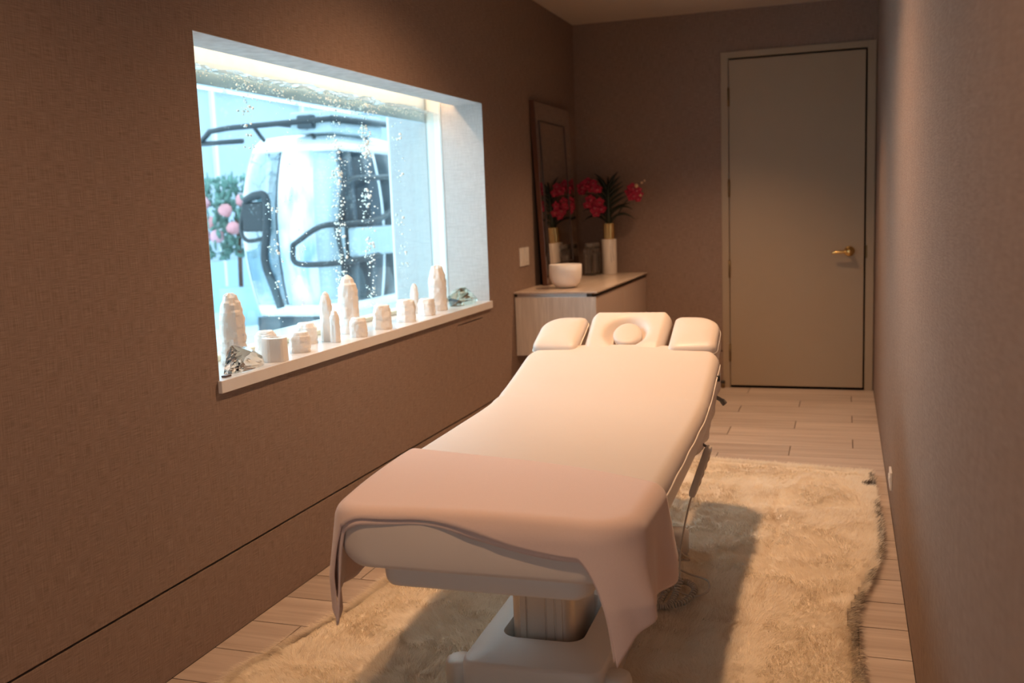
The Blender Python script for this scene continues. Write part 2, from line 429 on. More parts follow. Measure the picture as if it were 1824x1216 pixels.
# ------------------------------------------------------------------ door
d = thing('door_1', 'olive-beige painted flush door with brass lever in the end wall', 'door', (DX0, 0, 0), kind='structure')
f = bmesh.new()
box(f, CX0-DX0, -0.004, -0.012, 0.06, 0.0, CH, 0.002, 1)
box(f, DX1-DX0+0.006, CX1-DX0, -0.012, 0.06, 0.0, CH, 0.002, 1)
box(f, -0.004, DX1-DX0+0.006, -0.012, 0.06, DH+0.008, CH, 0.002, 1)
obj('door_frame', f, 'door_paint', d)
obj('door_leaf', bx(0, DX1-DX0-0.006, -0.004, 0.038, 0.018, DH-0.005, 0.002, 1), 'door_paint', d)
obj('gap_shade_board', bx(-0.06, DX1-DX0+0.07, 0.06, 0.08, -0.02, DH+0.08), 'dark_gap', d)  # added dark board: stands for shade in the door gaps, blocks sky light
for z in (2.135, 1.483, 0.892, 0.265):
    h = bmesh.new(); tube([(-0.003, -0.012, z-0.06), (-0.003, -0.012, z+0.06)], 0.0075, 10, h)
    for k in (-0.064, 0.064): tube([(-0.003, -0.012, z+k-0.004), (-0.003, -0.012, z+k+0.004)], 0.0055, 8, h)
    obj('hinge', h, 'dull_brass', d, True)
lx, lz = 1.990-DX0, 1.005
hd = obj('door_handle', lathe([(0, -0.004), (0.037, -0.004), (0.037, 0.006), (0.030, 0.014), (0.018, 0.018), (0.015, 0.05), (0.021, 0.056), (0.021, 0.07), (0.012, 0.078), (0, 0.079)], 28), 'brass', d, True)
hd.matrix_local = Matrix.Translation((lx, -0.004, lz)) @ Matrix.Rotation(R(90), 4, 'X')
lv = tube(catmull([(0, -0.062, 0), (-0.03, -0.066, 0.0), (-0.07, -0.066, -0.002), (-0.105, -0.062, -0.006), (-0.118, -0.055, -0.008)], 5), [0.013]*5+[0.0105]*10+[0.0095]*5+[0.006], 12)
for v in lv.verts: v.co += Vector((lx, -0.004, lz))
obj('door_lever', lv, 'brass', d, True)
obj('strike_plate', bx(DX1-DX0+0.004, DX1-DX0+0.016, -0.0145, -0.011, 0.955, 1.045, 0.001, 1), 'dull_brass', d)
s = thing('door_stop', 'small brass door stop on the floor by the door frame', 'door stop', (1.098, -0.03, 0))
obj('post', lathe([(0.013, 0), (0.013, 0.034), (0.010, 0.037), (0, 0.037)], 16), 'dull_brass', s, True)
obj('rubber_ring', lathe([(0.0125, 0.037), (0.017, 0.038), (0.017, 0.052), (0.008, 0.056), (0, 0.056)], 16), 'tag_black', s, True)

# ------------------------------------------------------------------ window niche
w = thing('window_1', 'wide interior window niche with cloth reveals brightened for daylight and stone sill', 'window', (0, (WY0+WY1)/2, SILL), kind='structure')
def wpart(name, bm, mat, smooth=False):
    o = obj(name, bm, mat, None, smooth); o.parent = w; o.matrix_parent_inverse = Matrix.Translation(w.location).inverted(); return o
wpart('reveal_top', bx(-0.17, 0.0004, WY0, WY1, WZ1, WZ1+0.002), 'wall_cloth_daylit')
wpart('reveal_side', box(bx(-0.25, 0.0004, WY1, WY1+0.002, WZ0, WZ1+0.001), -0.25, -0.022, WY1, WY1+0.002, WZ1+0.001, 2.16), 'wall_cloth_daylit')
wpart('reveal_side', box(bx(-0.25, 0.0004, WY0-0.002, WY0, WZ0, WZ1+0.001), -0.25, -0.022, WY0-0.002, WY0, WZ1+0.001, 2.16), 'wall_cloth_daylit')
wpart('cove_box', box(bx(-0.25, -0.022, WY0, WY1, 2.14, 2.16), -0.170, -0.166, WY0, WY1, WZ1+0.0025, 2.14), 'tank_white')
wpart('window_sill', box(bx(-0.60, 0.0005, WY0-0.001, WY1+0.001, WZ0, SILL), 0.0005, 0.016, WY0-0.012, WY1+0.012, WZ0, SILL, 0.0015, 1), 'white_stone')
wpart('reveal_side', bx(-0.585, -0.352, WY1, WY1+0.02, WZ0, 2.3), 'wall_cloth_daylit')
wpart('reveal_side', bx(-0.585, -0.352, WY0-0.02, WY0, WZ0, 2.3), 'wall_cloth_daylit')
wpart('reveal_top', bx(-0.585, -0.36, WY0, WY1, 2.10, 2.13), 'wall_cloth_daylit')
# annex-side face of the thick wall
obj_w = obj('wall_window_core', holed_wall(bmesh.new(), [-7.0, 10.0], [0.0, 3.3], [(WY0, WY1, WZ0, 2.10)], slab_x(-0.60, -0.585)), 'annex_white')
tag(obj_w, 'white far side of the window wall', 'wall', kind='structure')

led = obj('light_strip', bx(-0.246, -0.232, WY0+0.02, WY1-0.02, 2.085, 2.089), 'led_warm')
tag(led, 'warm light strip in the slot above the water panel', 'light strip')

tank = thing('water_panel', 'tall water panel with rising bubbles filling the window niche', 'aquarium', (-0.30, (WY0+WY1)/2, SILL))
def tpart(name, bm, mat, smooth=False):
    o = obj(name, bm, mat, None, smooth); o.parent = tank; o.matrix_parent_inverse = Matrix.Translation(tank.location).inverted(); return o
WL = 1.956
tpart('glass_pane', bx(-0.262, -0.252, WY0+0.03, WY1-0.002, SILL, 2.13), 'tank_glass')
tpart('glass_pane', bx(-0.348, -0.340, WY0+0.03, WY1-0.002, SILL, 2.13), 'tank_glass')
tpart('end_frame', bx(-0.348, -0.252, WY1-0.002, WY1+0.02, SILL, 2.13), 'tank_white')
tpart('end_frame', bx(-0.348, -0.252, WY0+0.008, WY0+0.03, SILL, 2.13), 'tank_white')
tpart('base_gravel', bx(-0.339, -0.263, WY0+0.03, WY1-0.002, SILL, SILL+0.022, 0.004, 1), 'tank_sand')
tpart('water', bx(-0.300, -0.299, WY0+0.03, WY1-0.002, SILL+0.02, WL-0.004), 'water_tint')
# added board: its grey-blue imitates the reflection band under the water surface
tpart('reflection_band', bx(-0.372, -0.352, WY0+0.03, WY1-0.002, 1.905, 2.14), 'reflection_band')
tpart('bounce_lid', bx(-0.352, -0.25, WY0+0.008, WY1+0.02, 2.131, 2.14), 'tank_white')  # unseen white cover added to brighten the underside of the water
# water surface with ripples
bm = bmesh.new(); NX, NY = 10, 240; G = []
for i in range(NX+1):
    rowv = []
    for j in range(NY+1):
        x = -0.339+0.076*i/NX; yy = WY0+0.035+(WY1-WY0-0.04)*j/NY
        z = WL+0.016*mnoise.noise(Vector((x*16, yy*7, 1)))+0.009*mnoise.noise(Vector((x*45, yy*28, 4)))
        rowv.append(bm.verts.new((x, yy, z)))
    G.append(rowv)
for i in range(NX):
    for j in range(NY): bm.faces.new((G[i][j], G[i+1][j], G[i+1][j+1], G[i][j+1]))
tpart('water_surface', bm, 'water_skin', True)
# bubbles: rising strings and foam under the surface
ico = bmesh.new(); bmesh.ops.create_icosphere(ico, subdivisions=1, radius=1); ico.verts.ensure_lookup_table()
IV = np.array([v.co for v in ico.verts]); IF = np.array([[v.index for v in f.verts] for f in ico.faces]); ico.free()
bub = []
def string(yc, n, z0, z1, spread, rmax, drift=0.0, clus=6):
    for _ in range(clus):
        zc = rng.uniform(z0, z1)
        for _ in range(rng.integers(3, 8)):
            bub.append((rng.uniform(-0.325, -0.275), yc+drift*(zc-z0)+rng.normal(0, spread*0.35), zc+rng.normal(0, 0.012), rng.uniform(0.45, 1)*rmax*1.9))
    for _ in range(n):
        z = rng.uniform(z0, z1)
        bub.append((rng.uniform(-0.33, -0.27), yc+drift*(z-z0)+rng.normal(0, spread), z, rmax*1.15*rng.uniform(0.2, 1)**2+0.0010))
string(-3.27, 330, 0.93, 1.93, 0.034, 0.0046, 0.02, 16)
string(-2.97, 220, 0.93, 1.93, 0.022, 0.0050, 0.01, 20)
string(-2.58, 60, 0.95, 1.9, 0.02, 0.0044, 0.0, 6)
string(-3.97, 36, 1.6, 1.93, 0.05, 0.0042, 0.0, 4)
string(-3.64, 90, 0.95, 1.9, 0.07, 0.0026, 0.0, 4)
string(-3.84, 40, 0.95, 1.5, 0.02, 0.0042, 0.0, 4)
for _ in range(420):
    yy = rng.uniform(WY0+0.1, WY1-0.1)
    bub.append((rng.uniform(-0.33, -0.27), yy, WL-abs(rng.normal(0, 0.022))-0.006, rng.uniform(0.0008, 0.0036)))
for yc in (-3.98, -3.75, -3.38, -3.12, -2.9):
    for _ in range(34): bub.append((rng.uniform(-0.33, -0.27), yc+rng.normal(0, 0.05), WL-0.03-abs(rng.normal(0, 0.03)), rng.uniform(0.001, 0.0052)))
Bv = np.concatenate([IV*[b[3], b[3], b[3]*random.uniform(0.8, 1.1)]+[b[0], b[1], b[2]] for b in bub])
Bf = np.concatenate([IF+i*len(IV) for i in range(len(bub))])
o = tpart('bubbles', (Bv.tolist(), [], Bf.tolist()), 'bubble', True); o['kind'] = 'stuff'

# ------------------------------------------------------------------ room beyond the window
def annex(name, bm, mat, label, cat): return tag(obj(name, bm, mat), label, cat, kind='structure')
annex('floor_annex', bx(-7.0, -0.6, -7.0, 10.0, -0.1, 0.0), 'annex_floor', 'pale glossy floor of the room beyond the window', 'floor')
rf = bmesh.new()  # roof opened between the beams to bring in extra daylight
for k in range(9): box(rf, -7.0, -0.6, -6.9+2.1*k, -6.8+2.1*k, 3.3, 3.42)
for x in (-7.0, -5.0, -2.9, -0.7): box(rf, x, x+0.08, -7.0, 10.0, 3.32, 3.4)
annex('ceiling_annex', rf, 'annex_white', 'white roof beams left open for added daylight over the room beyond the window', 'ceiling')
annex('wall_annex_end', bx(-7.0, -0.6, 10.0, 10.1, 0.0, 3.3), 'annex_pale', 'pale end wall of the room beyond the window', 'wall')
gz = thing('window_2', 'glazed bright outer wall of the room beyond the window', 'window', (-7.0, 2.5, 0), kind='structure')
for yy in (-5.0, -2.4, 0.2, 2.8, 5.4, 8.0): obj('mullion', bx(-0.04, 0.04, yy-2.53, yy-2.47, 0, 3.3), 'annex_white', gz)
obj('sill_panel', bx(-0.03, 0.03, -9.5, 7.5, 0.0, 0.75), 'annex_blue', gz)
obj('solid_panel', bx(-0.06, -0.02, 0.9, 7.5, 0.75, 3.3), 'annex_pale', gz)
tag(obj('ground', bx(-16, -7.05, -12, 16, -0.2, -0.1), 'annex_floor'), 'pale paving outside the glazed wall', 'ground', kind='structure')

# ------------------------------------------------------------------ cabinet and what stands on it
cab = thing('wall_cabinet', 'floating cabinet with pale wood top in the far corner', 'cabinet', (0.27, -0.80, 0.475))
cab.matrix_world
def cpart(name, bm, mat, smooth=False, par=cab):
    o = obj(name, bm, mat, None, smooth); o.parent = par; o.matrix_parent_inverse = Matrix.Translation(cab.location).inverted(); return o
CT = 0.877
cpart('body', bx(0.004, 0.50, -1.590, -0.004, 0.477, 0.835), 'dark_metal')
cpart('end_panel', bx(0.004, 0.524, -1.612, -1.590, 0.475, 0.842, 0.0015, 1), 'pale_wood')
cpart('counter', bx(0.002, 0.536, -1.624, -0.003, 0.866, CT, 0.0015, 1), 'counter_wood')
cpart('channel', bx(0.016, 0.462, -1.600, -1.588, 0.842, 0.866), 'brushed_metal')
cpart('channel', bx(0.44, 0.496, -1.595, -0.004, 0.835, 0.866), 'dark_metal')
for y0, y1 in ((-1.588, -0.800), (-0.796, -0.006)):
    cpart('drawer_front', bx(0.50, 0.524, y0, y1, 0.477, 0.842, 0.0015, 1), 'cabinet_lacquer')

# leaning bevelled mirror
mir_h, mir_w = 1.21, 0.86
mir = thing('leaning_mirror', 'tall mirror with slanted mirrored border and dark wood edge leaning on the wall', 'mirror', (0.090, -1.165, CT+0.004))
# local: x out of wall, y along wall, z up; tilted so that the top rests on the wall
tilt = math.asin(0.055/mir_h)
mir.rotation_euler = (0, -tilt, 0)
obj('frame', box(box(box(bx(-0.034, -0.004, 0, 0.012, 0, mir_h), -0.034, -0.004, mir_w-0.012, mir_w, 0, mir_h), -0.034, -0.004, 0.012, mir_w-0.012, 0, 0.012), -0.034, -0.004, 0.012, mir_w-0.012, mir_h-0.012, mir_h), 'mirror_wood', mir)
obj('back_board', bx(-0.030, -0.020, 0.012, mir_w-0.012, 0.012, mir_h-0.012), 'dark_edge', mir)
bw = 0.125
def quad(pts): return (pts, [], [tuple(range(len(pts)))])
o1 = [(-0.003, 0.006, 0.006), (-0.003, mir_w-0.006, 0.006), (-0.003, mir_w-0.006, mir_h-0.006), (-0.003, 0.006, mir_h-0.006)]
i1 = [(-0.016, bw, bw), (-0.016, mir_w-bw, bw), (-0.016, mir_w-bw, mir_h-bw), (-0.016, bw, mir_h-bw)]
for k in range(4):
    j = (k+1) % 4
    back = lambda p: (p[0]-0.004, p[1], p[2])
    A = [o1[k], o1[j], i1[j], i1[k]]
    obj('bevel_strip', (A+[back(p) for p in A], [], [(0, 1, 2, 3), (7, 6, 5, 4), (0, 4, 5, 1), (1, 5, 6, 2), (2, 6, 7, 3), (3, 7, 4, 0)]), 'mirror_silver', mir)
obj('mirror_glass', bx(-0.019, -0.0145, bw+0.004, mir_w-bw-0.004, bw+0.004, mir_h-bw-0.004), 'mirror_silver', mir)
e = bmesh.new()
for a, b in ((0, 1), (1, 2), (2, 3), (3, 0)): tube([Vector(i1[a])+Vector((0.002, 0, 0)), Vector(i1[b])+Vector((0.002, 0, 0))], 0.0045, 6, e)
obj('inner_bead', e, 'dark_edge', mir)

# crystal bowl
bowl = lathe([(0, 0), (0.035, 0.001), (0.062, 0.010), (0.083, 0.032), (0.094, 0.062), (0.097, 0.10), (0.097, 0.138), (0.094, 0.140), (0.091, 0.138), (0.090, 0.10), (0.087, 0.064), (0.076, 0.036), (0.056, 0.017), (0.03, 0.009), (0, 0.008)], 48)
o = obj('singing_bowl', bowl, 'white_frost', None, True, (0.262, -1.34, CT+0.0005)); o.scale = (1.08, 1.08, 1.08); tag(o, 'frosted white round bowl at the front of the cabinet top', 'bowl')

# vase with orchids
VX, VY = 0.275, -0.14
v = thing('vase', 'white cylinder vase with a ribbed gold collar on the cabinet', 'vase', (VX, VY, CT))
obj('body', lathe([(0, 0), (0.054, 0), (0.056, 0.003), (0.056, 0.26), (0.053, 0.262), (0.040, 0.262), (0, 0.262)], 40), 'vase_white', v, True)
col = bmesh.new(); rings = []
for z in (0.262, 0.266, 0.376, 0.380, 0.380, 0.30):
    rr = 0.040 if z != 0.30 else 0.03
    rings.append([((rr+0.0022*math.cos(14*t))*math.cos(t), (rr+0.0022*math.cos(14*t))*math.sin(t), z) for t in [2*math.pi*i/112 for i in range(112)]])
rings[4] = [(x*0.86, y_*0.86, z) for x, y_, z in rings[4]]
obj('gold_collar', loft(rings), 'brass', v, True)
vn = bmesh.new()
def vein(pts):
    tube([(0.0562*math.cos(a), 0.0562*math.sin(a), z) for a, z in pts], 0.0011, 5, vn)
vein([(-1.10, 0.262), (-1.14, 0.22), (-1.20, 0.18), (-1.16, 0.15), (-1.12, 0.115), (-1.06, 0.09)])
vein([(-0.80, 0.262), (-0.86, 0.215), (-0.92, 0.18), (-0.80, 0.14), (-0.74, 0.10)])
obj('dark_vein', vn, 'vein_dark', v)
pl = thing('orchid_spray', 'crimson orchid sprays and dark strap leaves standing in the vase', 'flowers', (VX, VY, CT+0.37)); pl.scale = (1.42, 1.2, 1.22)
def leaf(base, tip, sag, wd):
    b, t = Vector(base), Vector(tip); bm = bmesh.new(); n = 9
    dirv = (t-b); side = dirv.cross(Vector((0.25, -0.9, 0.3))).normalized(); rows = []
    for i in range(n+1):
        s_ = i/n; p = b.lerp(t, s_); p.z += sag*4*s_*(1-s_)
        hw = wd*min(1, 1.8*(1-s_)+0.04)*(0.75+0.25*min(1, s_*6))
        up = Vector((0, -0.35, 0.5)).normalized()*hw*0.5
        rows.append([p-side*hw, p-up*0.6, p+side*hw, p+up*0.15])
    return loft(rows, True, True, bm)
top = 0.30
lv = []
for k in range(9):
    h = 0.010+0.026*k
    for sgn in (-1, 1):
        if k < 2: ang, ln, sg = R(2+14*k), 0.150, 0.045
        else: ang, ln, sg = R(22+4.4*k+random.uniform(-4, 4)), 0.150-0.004*k, 0.012
        lv.append(((0.004*sgn, 0, h+(0.012 if sgn > 0 else 0)), (sgn*ln*math.cos(ang), random.uniform(-0.03, 0.03), h+ln*math.sin(ang)), sg, 0.0085))
for b, t, sg, wd in lv: obj('leaf', leaf(b, t, sg, wd), 'leaf_dark', pl, True)
obj('stalk', tube([(0, 0, -0.06), (0, 0, 0.10), (0.002, 0, 0.29)], [0.022, 0.014, 0.004], 8), 'leaf_dark', pl, True)
def blossom(c, yaw, pit, s_, parent):
    b = thing('tmp', '', ''); bpy.data.objects.remove(b)
    bm = bmesh.new(); M = Matrix.Translation(c) @ Euler((pit, 0, yaw)).to_matrix().to_4x4()
    for k in range(5):
        a = 2*math.pi*k/5+0.3; ct, st = math.cos(a), math.sin(a); rows = []
        for i in range(6):
            q = i/5; rr = s_*(0.12+0.9*q); hw = s_*0.48*math.sin(math.pi*min(1, q*0.86+0.12))+0.0004
            cup = s_*0.22*(1-(1-q)**2)-s_*0.15*q*q
            rows.append([M @ Vector((rr*ct-hw*u*st, cup-0.12*s_*u*u-0.003, rr*st+hw*u*ct)) for u in (-1, -0.4, 0.4, 1)])
            rows[-1] += [M @ Vector((rr*ct-hw*u*st, cup-0.12*s_*u*u-0.001, rr*st+hw*u*ct)) for u in (1, -1)]
        loft(rows, True, True, bm)
    o = obj('blossom', bm, 'orchid_red', parent, True)
    lip = bmesh.new(); bmesh.ops.create_icosphere(lip, subdivisions=1, radius=s_*0.2, matrix=M @ Matrix.Translation((0, -0.006, -s_*0.12)))
    obj('lip', lip, 'orchid_core', o, True)
stems = [[(0, 0, 0), (-0.03, -0.01, 0.10), (-0.06, -0.02, 0.17), (-0.13, -0.03, 0.195)], [(0, 0, 0), (-0.03, -0.02, 0.05), (-0.05, -0.03, 0.12)], [(0, 0, 0), (0.05, 0, 0.06), (0.09, 0, 0.13), (0.15, 0, 0.185)]]
for s_ in stems: obj('stem', tube(catmull(s_, 6), 0.0028, 6), 'leaf_dark', pl, True)
for (x, z, sc) in ((-0.128, 0.185, 0.036), (-0.100, 0.215, 0.028), (-0.072, 0.178, 0.034), (-0.045, 0.168, 0.028), (-0.135, 0.158, 0.025), (-0.062, 0.205, 0.024),
                   (-0.088, 0.108, 0.030), (-0.102, 0.075, 0.024), (-0.066, 0.055, 0.036), (-0.040, 0.090, 0.028), (-0.030, 0.045, 0.030), (-0.058, 0.022, 0.026),
                   (0.100, 0.165, 0.034), (0.122, 0.150, 0.028), (0.110, 0.120, 0.028), (0.135, 0.125, 0.022), (0.082, 0.142, 0.028), (0.092, 0.112, 0.024), (0.128, 0.100, 0.020)):
    blossom(Vector((x+(0.04 if x > 0 else 0), -0.045+random.uniform(-0.02, 0.015), z+0.05)), random.uniform(-0.5, 0.6), random.uniform(-0.5, 0.3), sc, pl)
for (x, z, r_) in ((0.122, 0.178, 0.010), (0.150, 0.195, 0.006), (0.165, 0.207, 0.005), (0.142, 0.120, 0.006)):
    bm = bmesh.new(); bmesh.ops.create_icosphere(bm, subdivisions=2, radius=r_, matrix=Matrix.Translation((x+0.04, -0.055, z+0.05)) @ Matrix.Diagonal((1, 1, 1.3, 1)))
    obj('bud', bm, 'bud_cream', pl, True)

# square bottles
def bottle(x, y, rz, label):
    b = thing('square_bottle', label, 'bottle', (x, y, CT), 'square bottles on the cabinet', rot=(0, 0, rz))
    obj('glass', bx(-0.036, 0.036, -0.036, 0.036, 0.0, 0.205, 0.008, 2), 'bottle_clear', b, False)
    obj('liquid', bx(-0.030, 0.030, -0.030, 0.030, 0.008, 0.150, 0.006, 2), 'bottle_clear', b, False)
    obj('cap', lathe([(0.0, 0.205), (0.022, 0.205), (0.032, 0.208), (0.034, 0.212), (0.034, 0.238), (0.031, 0.241), (0, 0.241)], 28), 'bottle_cap', b, True)
    lb = obj('label', bx(-0.024, 0.024, -0.0375, -0.0362, 0.022, 0.170), 'bottle_label', b)
    pr = bmesh.new()
    for k in range(12): box(pr, -0.020, -0.016+random.uniform(0, 0.012), -0.0382, -0.0374, 0.035+k*0.011, 0.0375+k*0.011)
    obj('print', pr, 'print_pale', lb)
    lb2 = obj('label', bx(0.0362, 0.0375, -0.024, 0.024, 0.022, 0.170), 'bottle_label', b)
    pr = bmesh.new()
    for k in range(12): box(pr, 0.0374, 0.0382, 0.008, 0.013+random.uniform(0, 0.007), 0.035+k*0.011, 0.0375+k*0.011)
    obj('print', pr, 'print_pale', lb2)
bottle(0.165, -0.30, R(-14), 'square clear bottle with grey cap, nearer of the two by the vase')
bottle(0.178, -0.195, R(8), 'square clear bottle with grey cap between the front bottle and the vase')

# light switches and outlet
sw = thing('light_switch', 'pair of white rocker light switches on the wall left of the mirror', 'switch', (0, -1.39, 1.085))
for k, dy in enumerate((-0.049, 0.049)):
    p_ = obj('plate', bx(0.0, 0.007, dy-0.044, dy+0.044, -0.059, 0.059, 0.002, 2), 'switch_white', sw)
    obj('rocker', bx(0.006, 0.011, dy-0.022, dy+0.022, -0.038, 0.038, 0.002, 1), 'switch_white', p_)
ol = thing('wall_outlet', 'white outlet plate low on the right-hand wall', 'outlet', (W, -2.90, 0.150))
obj('plate', bx(-0.010, 0.0, -0.058, 0.058, -0.040, 0.040, 0.002, 2), 'switch_white', ol)
for dy in (-0.024, 0.024): obj('socket', bx(-0.014, -0.009, dy-0.018, dy+0.018, -0.016, 0.016, 0.003, 1), 'switch_white', ol)

# ------------------------------------------------------------------ crystals on the sill
def crystal(name, label, x, y, h, rad, tip=0.35, body=0.45, sides=7, hollow=False, seed=0, group='white crystals on the window sill', flat=False):
    """rough white mineral: fluted shaft, ledges stepping in towards a blunt tip or a candle well"""
    r_ = random.Random(seed); n = 30; rings = []; m = sides*5
    ph = r_.uniform(0, 6)
    fac = [1+r_.uniform(-0.09, 0.09) for _ in range(sides)]
    nled = 3 if hollow else 8
    led = sorted(r_.uniform(0.05, 0.95) for _ in range(nled))
    for i in range(n+1):
        q = i/n
        rg = []
        for j in range(m):
            a = 2*math.pi*j/m; cu = Vector((math.cos(a), math.sin(a), 0))
            if flat: pr = 1-0.05*q
            else:
                qq = q+0.05*mnoise.noise(cu*1.3+Vector((seed, 0, 0)))
                k = max(0.0, (qq-body)/(1-body))
                lo = max([0.0]+[l_ for l_ in led if l_ <= k]); k2 = 0.55*k+0.45*lo if q < 0.985 else k
                k2 = min(k2, 1.0)
                pr = (0.97-0.36*k2**2.2) if hollow else (0.97-tip)*math.sqrt(max(0, 1-k2**2.3))+tip*(1-k2**4)
                pr *= 1-0.05*math.sin(min(q/body, 1)*2.2)*0.5
            s_ = a/(2*math.pi)*sides; i0 = int(s_) % sides; t = s_-int(s_)
            fr = fac[i0]*(1-t)+fac[(i0+1) % sides]*t
            poly = math.cos(math.pi/sides)/math.cos(((a+ph) % (2*math.pi/sides))-math.pi/sides)
            poly = (0.25+0.75*poly) if flat else (0.45+0.55*poly)
            rough = 0.0 if flat else 0.11*mnoise.noise(cu*2.2+Vector((seed, 3, q*h*45)))+0.06*mnoise.noise(cu*5+Vector((seed, 9, q*h*120)))
            rr = max(rad*pr*fr*poly*(1+rough), 0.0006)
            rg.append((rr*math.cos(a), rr*math.sin(a), h*q))
        rings.append(rg)
    if hollow or flat:      # tealight well
        last = rings[-1]
        for sc, dz in ((0.66, 0.001), (0.64, -0.018), (0.02, -0.018)):
            rings.append([(p[0]*sc, p[1]*sc, h+dz) for p in last])
    o = obj(name, loft(rings), 'selenite', None, False, (x, y, SILL+0.0005)); smooth_angle(o, 13)
    return tag(o, label, 'crystal', group)
SZ = SILL
crystal('crystal_tower', 'tall rough white crystal tower behind the glass rock at the left end', -0.16, -4.385, 0.262, 0.053, 0.30, 0.35, 8, seed=3)
crystal('crystal_candle_holder', 'domed white crystal holder half hidden behind the faceted one', -0.15, -4.185, 0.098, 0.043, body=0.6, hollow=True, seed=5)
crystal('faceted_candle_holder', 'flat-topped faceted white crystal candle holder at the sill edge', -0.045, -4.29, 0.086, 0.049, sides=6, flat=True, seed=2)
crystal('crystal_candle_holder', 'stubby brownish-white crystal holder in front of its twin', -0.07, -4.07, 0.08, 0.0455, body=0.55, hollow=True, seed=9)
crystal('crystal_candle_holder', 'domed white crystal holder right behind its stubby twin', -0.175, -3.84, 0.088, 0.046, body=0.55, hollow=True, seed=12)
crystal('crystal_tower', 'slim pale crystal tower left of the largest tower', -0.12, -3.765, 0.209, 0.0285, 0.35, 0.45, 6, seed=14)
crystal('crystal_tower', 'short narrow crystal spike beside the slim pale tower', -0.062, -3.8, 0.134, 0.023, 0.3, 0.5, 6, seed=21)
crystal('crystal_tower', 'largest stepped white crystal tower near the middle of the sill', -0.145, -3.515, 0.262, 0.05, 0.30, 0.40, 8, seed=16)
crystal('crystal_candle_holder', 'small white crystal holder in front of the largest tower', -0.045, -3.623, 0.084, 0.041, body=0.5, hollow=True, seed=18)
crystal('crystal_candle_holder', 'oval white crystal holder right of the largest tower', -0.06, -3.359, 0.111, 0.044, body=0.5, hollow=True, seed=23)
crystal('crystal_candle_holder', 'blocky white crystal holder second from the right', -0.065, -3.082, 0.109, 0.048, body=0.62, hollow=True, sides=6, seed=25)
crystal('crystal_tower', 'small pointed crystal tower behind the two right holders', -0.19, -2.7, 0.156, 0.023, 0.2, 0.4, 7, seed=27)
crystal('crystal_candle_holder', 'squat round white crystal holder rightmost of the holders', -0.08, -2.801, 0.086, 0.048, body=0.55, hollow=True, seed=29)
crystal('crystal_tower', 'tall white crystal tower beside the green glass rock', -0.11, -2.573, 0.243, 0.0545, 0.28, 0.45, 8, seed=31)
def rock(name, label, loc, dims, mat, seed, cuts=14, shape=None):
    bm = bmesh.new(); r_ = random.Random(seed)
    pts = []
    for _ in range(40):
        a, c = r_.uniform(0, 6.283), r_.uniform(0, 1)
        p = Vector((math.cos(a)*math.sqrt(1-c*c), math.sin(a)*math.sqrt(1-c*c), c))*r_.uniform(0.80, 1.06)
        pts.append((p.x*dims[0], p.y*dims[1], p.z*dims[2]*(shape(p.y) if shape else 1)))
    for a in range(10): pts.append((math.cos(a*0.63)*dims[0]*0.85, math.sin(a*0.63)*dims[1]*0.9, 0.0))
    for p in pts: bm.verts.new(p)
    bmesh.ops.convex_hull(bm, input=bm.verts)
    bmesh.ops.delete(bm, geom=[v_ for v_ in bm.verts if not v_.link_faces], context='VERTS')
    o = obj(name, bm, mat, None, False, loc)
    return tag(o, label, 'glass rock')
rock('glass_rock', 'clear jagged glass rock at the left end of the sill', (-0.052, -4.485, SZ+0.001), (0.046, 0.125, 0.085), 'slag_glass', 4, shape=lambda t: 1.0-0.35*t)
rock('glass_rock', 'flat green glass rock at the right end of the sill', (-0.095, -2.255, SZ+0.001), (0.070, 0.165, 0.125), 'slag_green', 8, shape=lambda t: 0.85-0.55*t)
o = obj('wood_chip', bx(-0.010, 0.010, -0.017, 0.017, 0, 0.006, 0.002, 1), 'chip_brown', None, False, (-0.020, -4.64, SZ+0.0005)); tag(o, 'tiny dark brown chip in front of the clear glass rock', 'chip')

# ------------------------------------------------------------------ treatment bed
TH = R(1.3); FX, FY = 1.128, -5.40
bed = thing('treatment_bed', 'cream padded treatment bed on a lifting column', 'bed', (FX, FY, 0), rot=(0, 0, TH))
def taper(x, l):           # the pad narrows towards the foot
    k = max(0.0, min(1.0, (0.62-l)/0.62))**2
    return x*(1-(0.135 if x < 0 else 0.045)*k)
RC, RR = 0.11, 0.034          # plan radius of the mattress corner, radius of its rolled edge
ZT = 0.680; HW = 0.405; TK = 0.132
def ztop(l):
    k = (l-1.45)/0.07
    return ZT+0.245*0.07*(math.log1p(math.exp(k)) if k < 30 else k)
ML = 1.985
def section(l, hw, zt, tk, rt=0.040, rb=0.052, crown=0.010):
    pts = []
    rt = min(rt, tk*0.5); rb = min(rb, tk*0.45)
    for cx_, cz_, r_, a0 in ((hw-rt, zt-rt, rt, 0), (-(hw-rt), zt-rt, rt, 90), (-(hw-rb), zt-tk+rb, rb, 180), (hw-rb, zt-tk+rb, rb, 270)):
        for i in range(7):
            a = R(a0+15*i); pts.append((cx_+r_*math.cos(a), l, cz_+r_*math.sin(a)))
        if a0 == 0:
            for i in range(1, 12):
                x = (hw-rt)*(1-2*i/12); pts.append((x, l, zt+crown*(1-(x/(hw-rt))**2)))
    return pts
def matt_w(l):
    w_ = HW
    r0 = RC
    if l < r0: w_ -= r0*(1-math.sqrt(max(0, 1-((r0-l)/r0)**2)))
    d_ = ML-l
    if d_ < 0.11: w_ -= 0.15*(1-math.sqrt(max(0, 1-((0.11-d_)/0.11)**2)))
    return w_
stations = [0, 0.002, 0.005, 0.010, 0.018, 0.028, 0.042, 0.06, 0.085, 0.115, 0.15]+[0.15+(ML-0.11-0.15)*i/60 for i in range(1, 61)]+[ML-0.11*(1-i/10)**1.6 for i in range(1, 11)]
rings = []
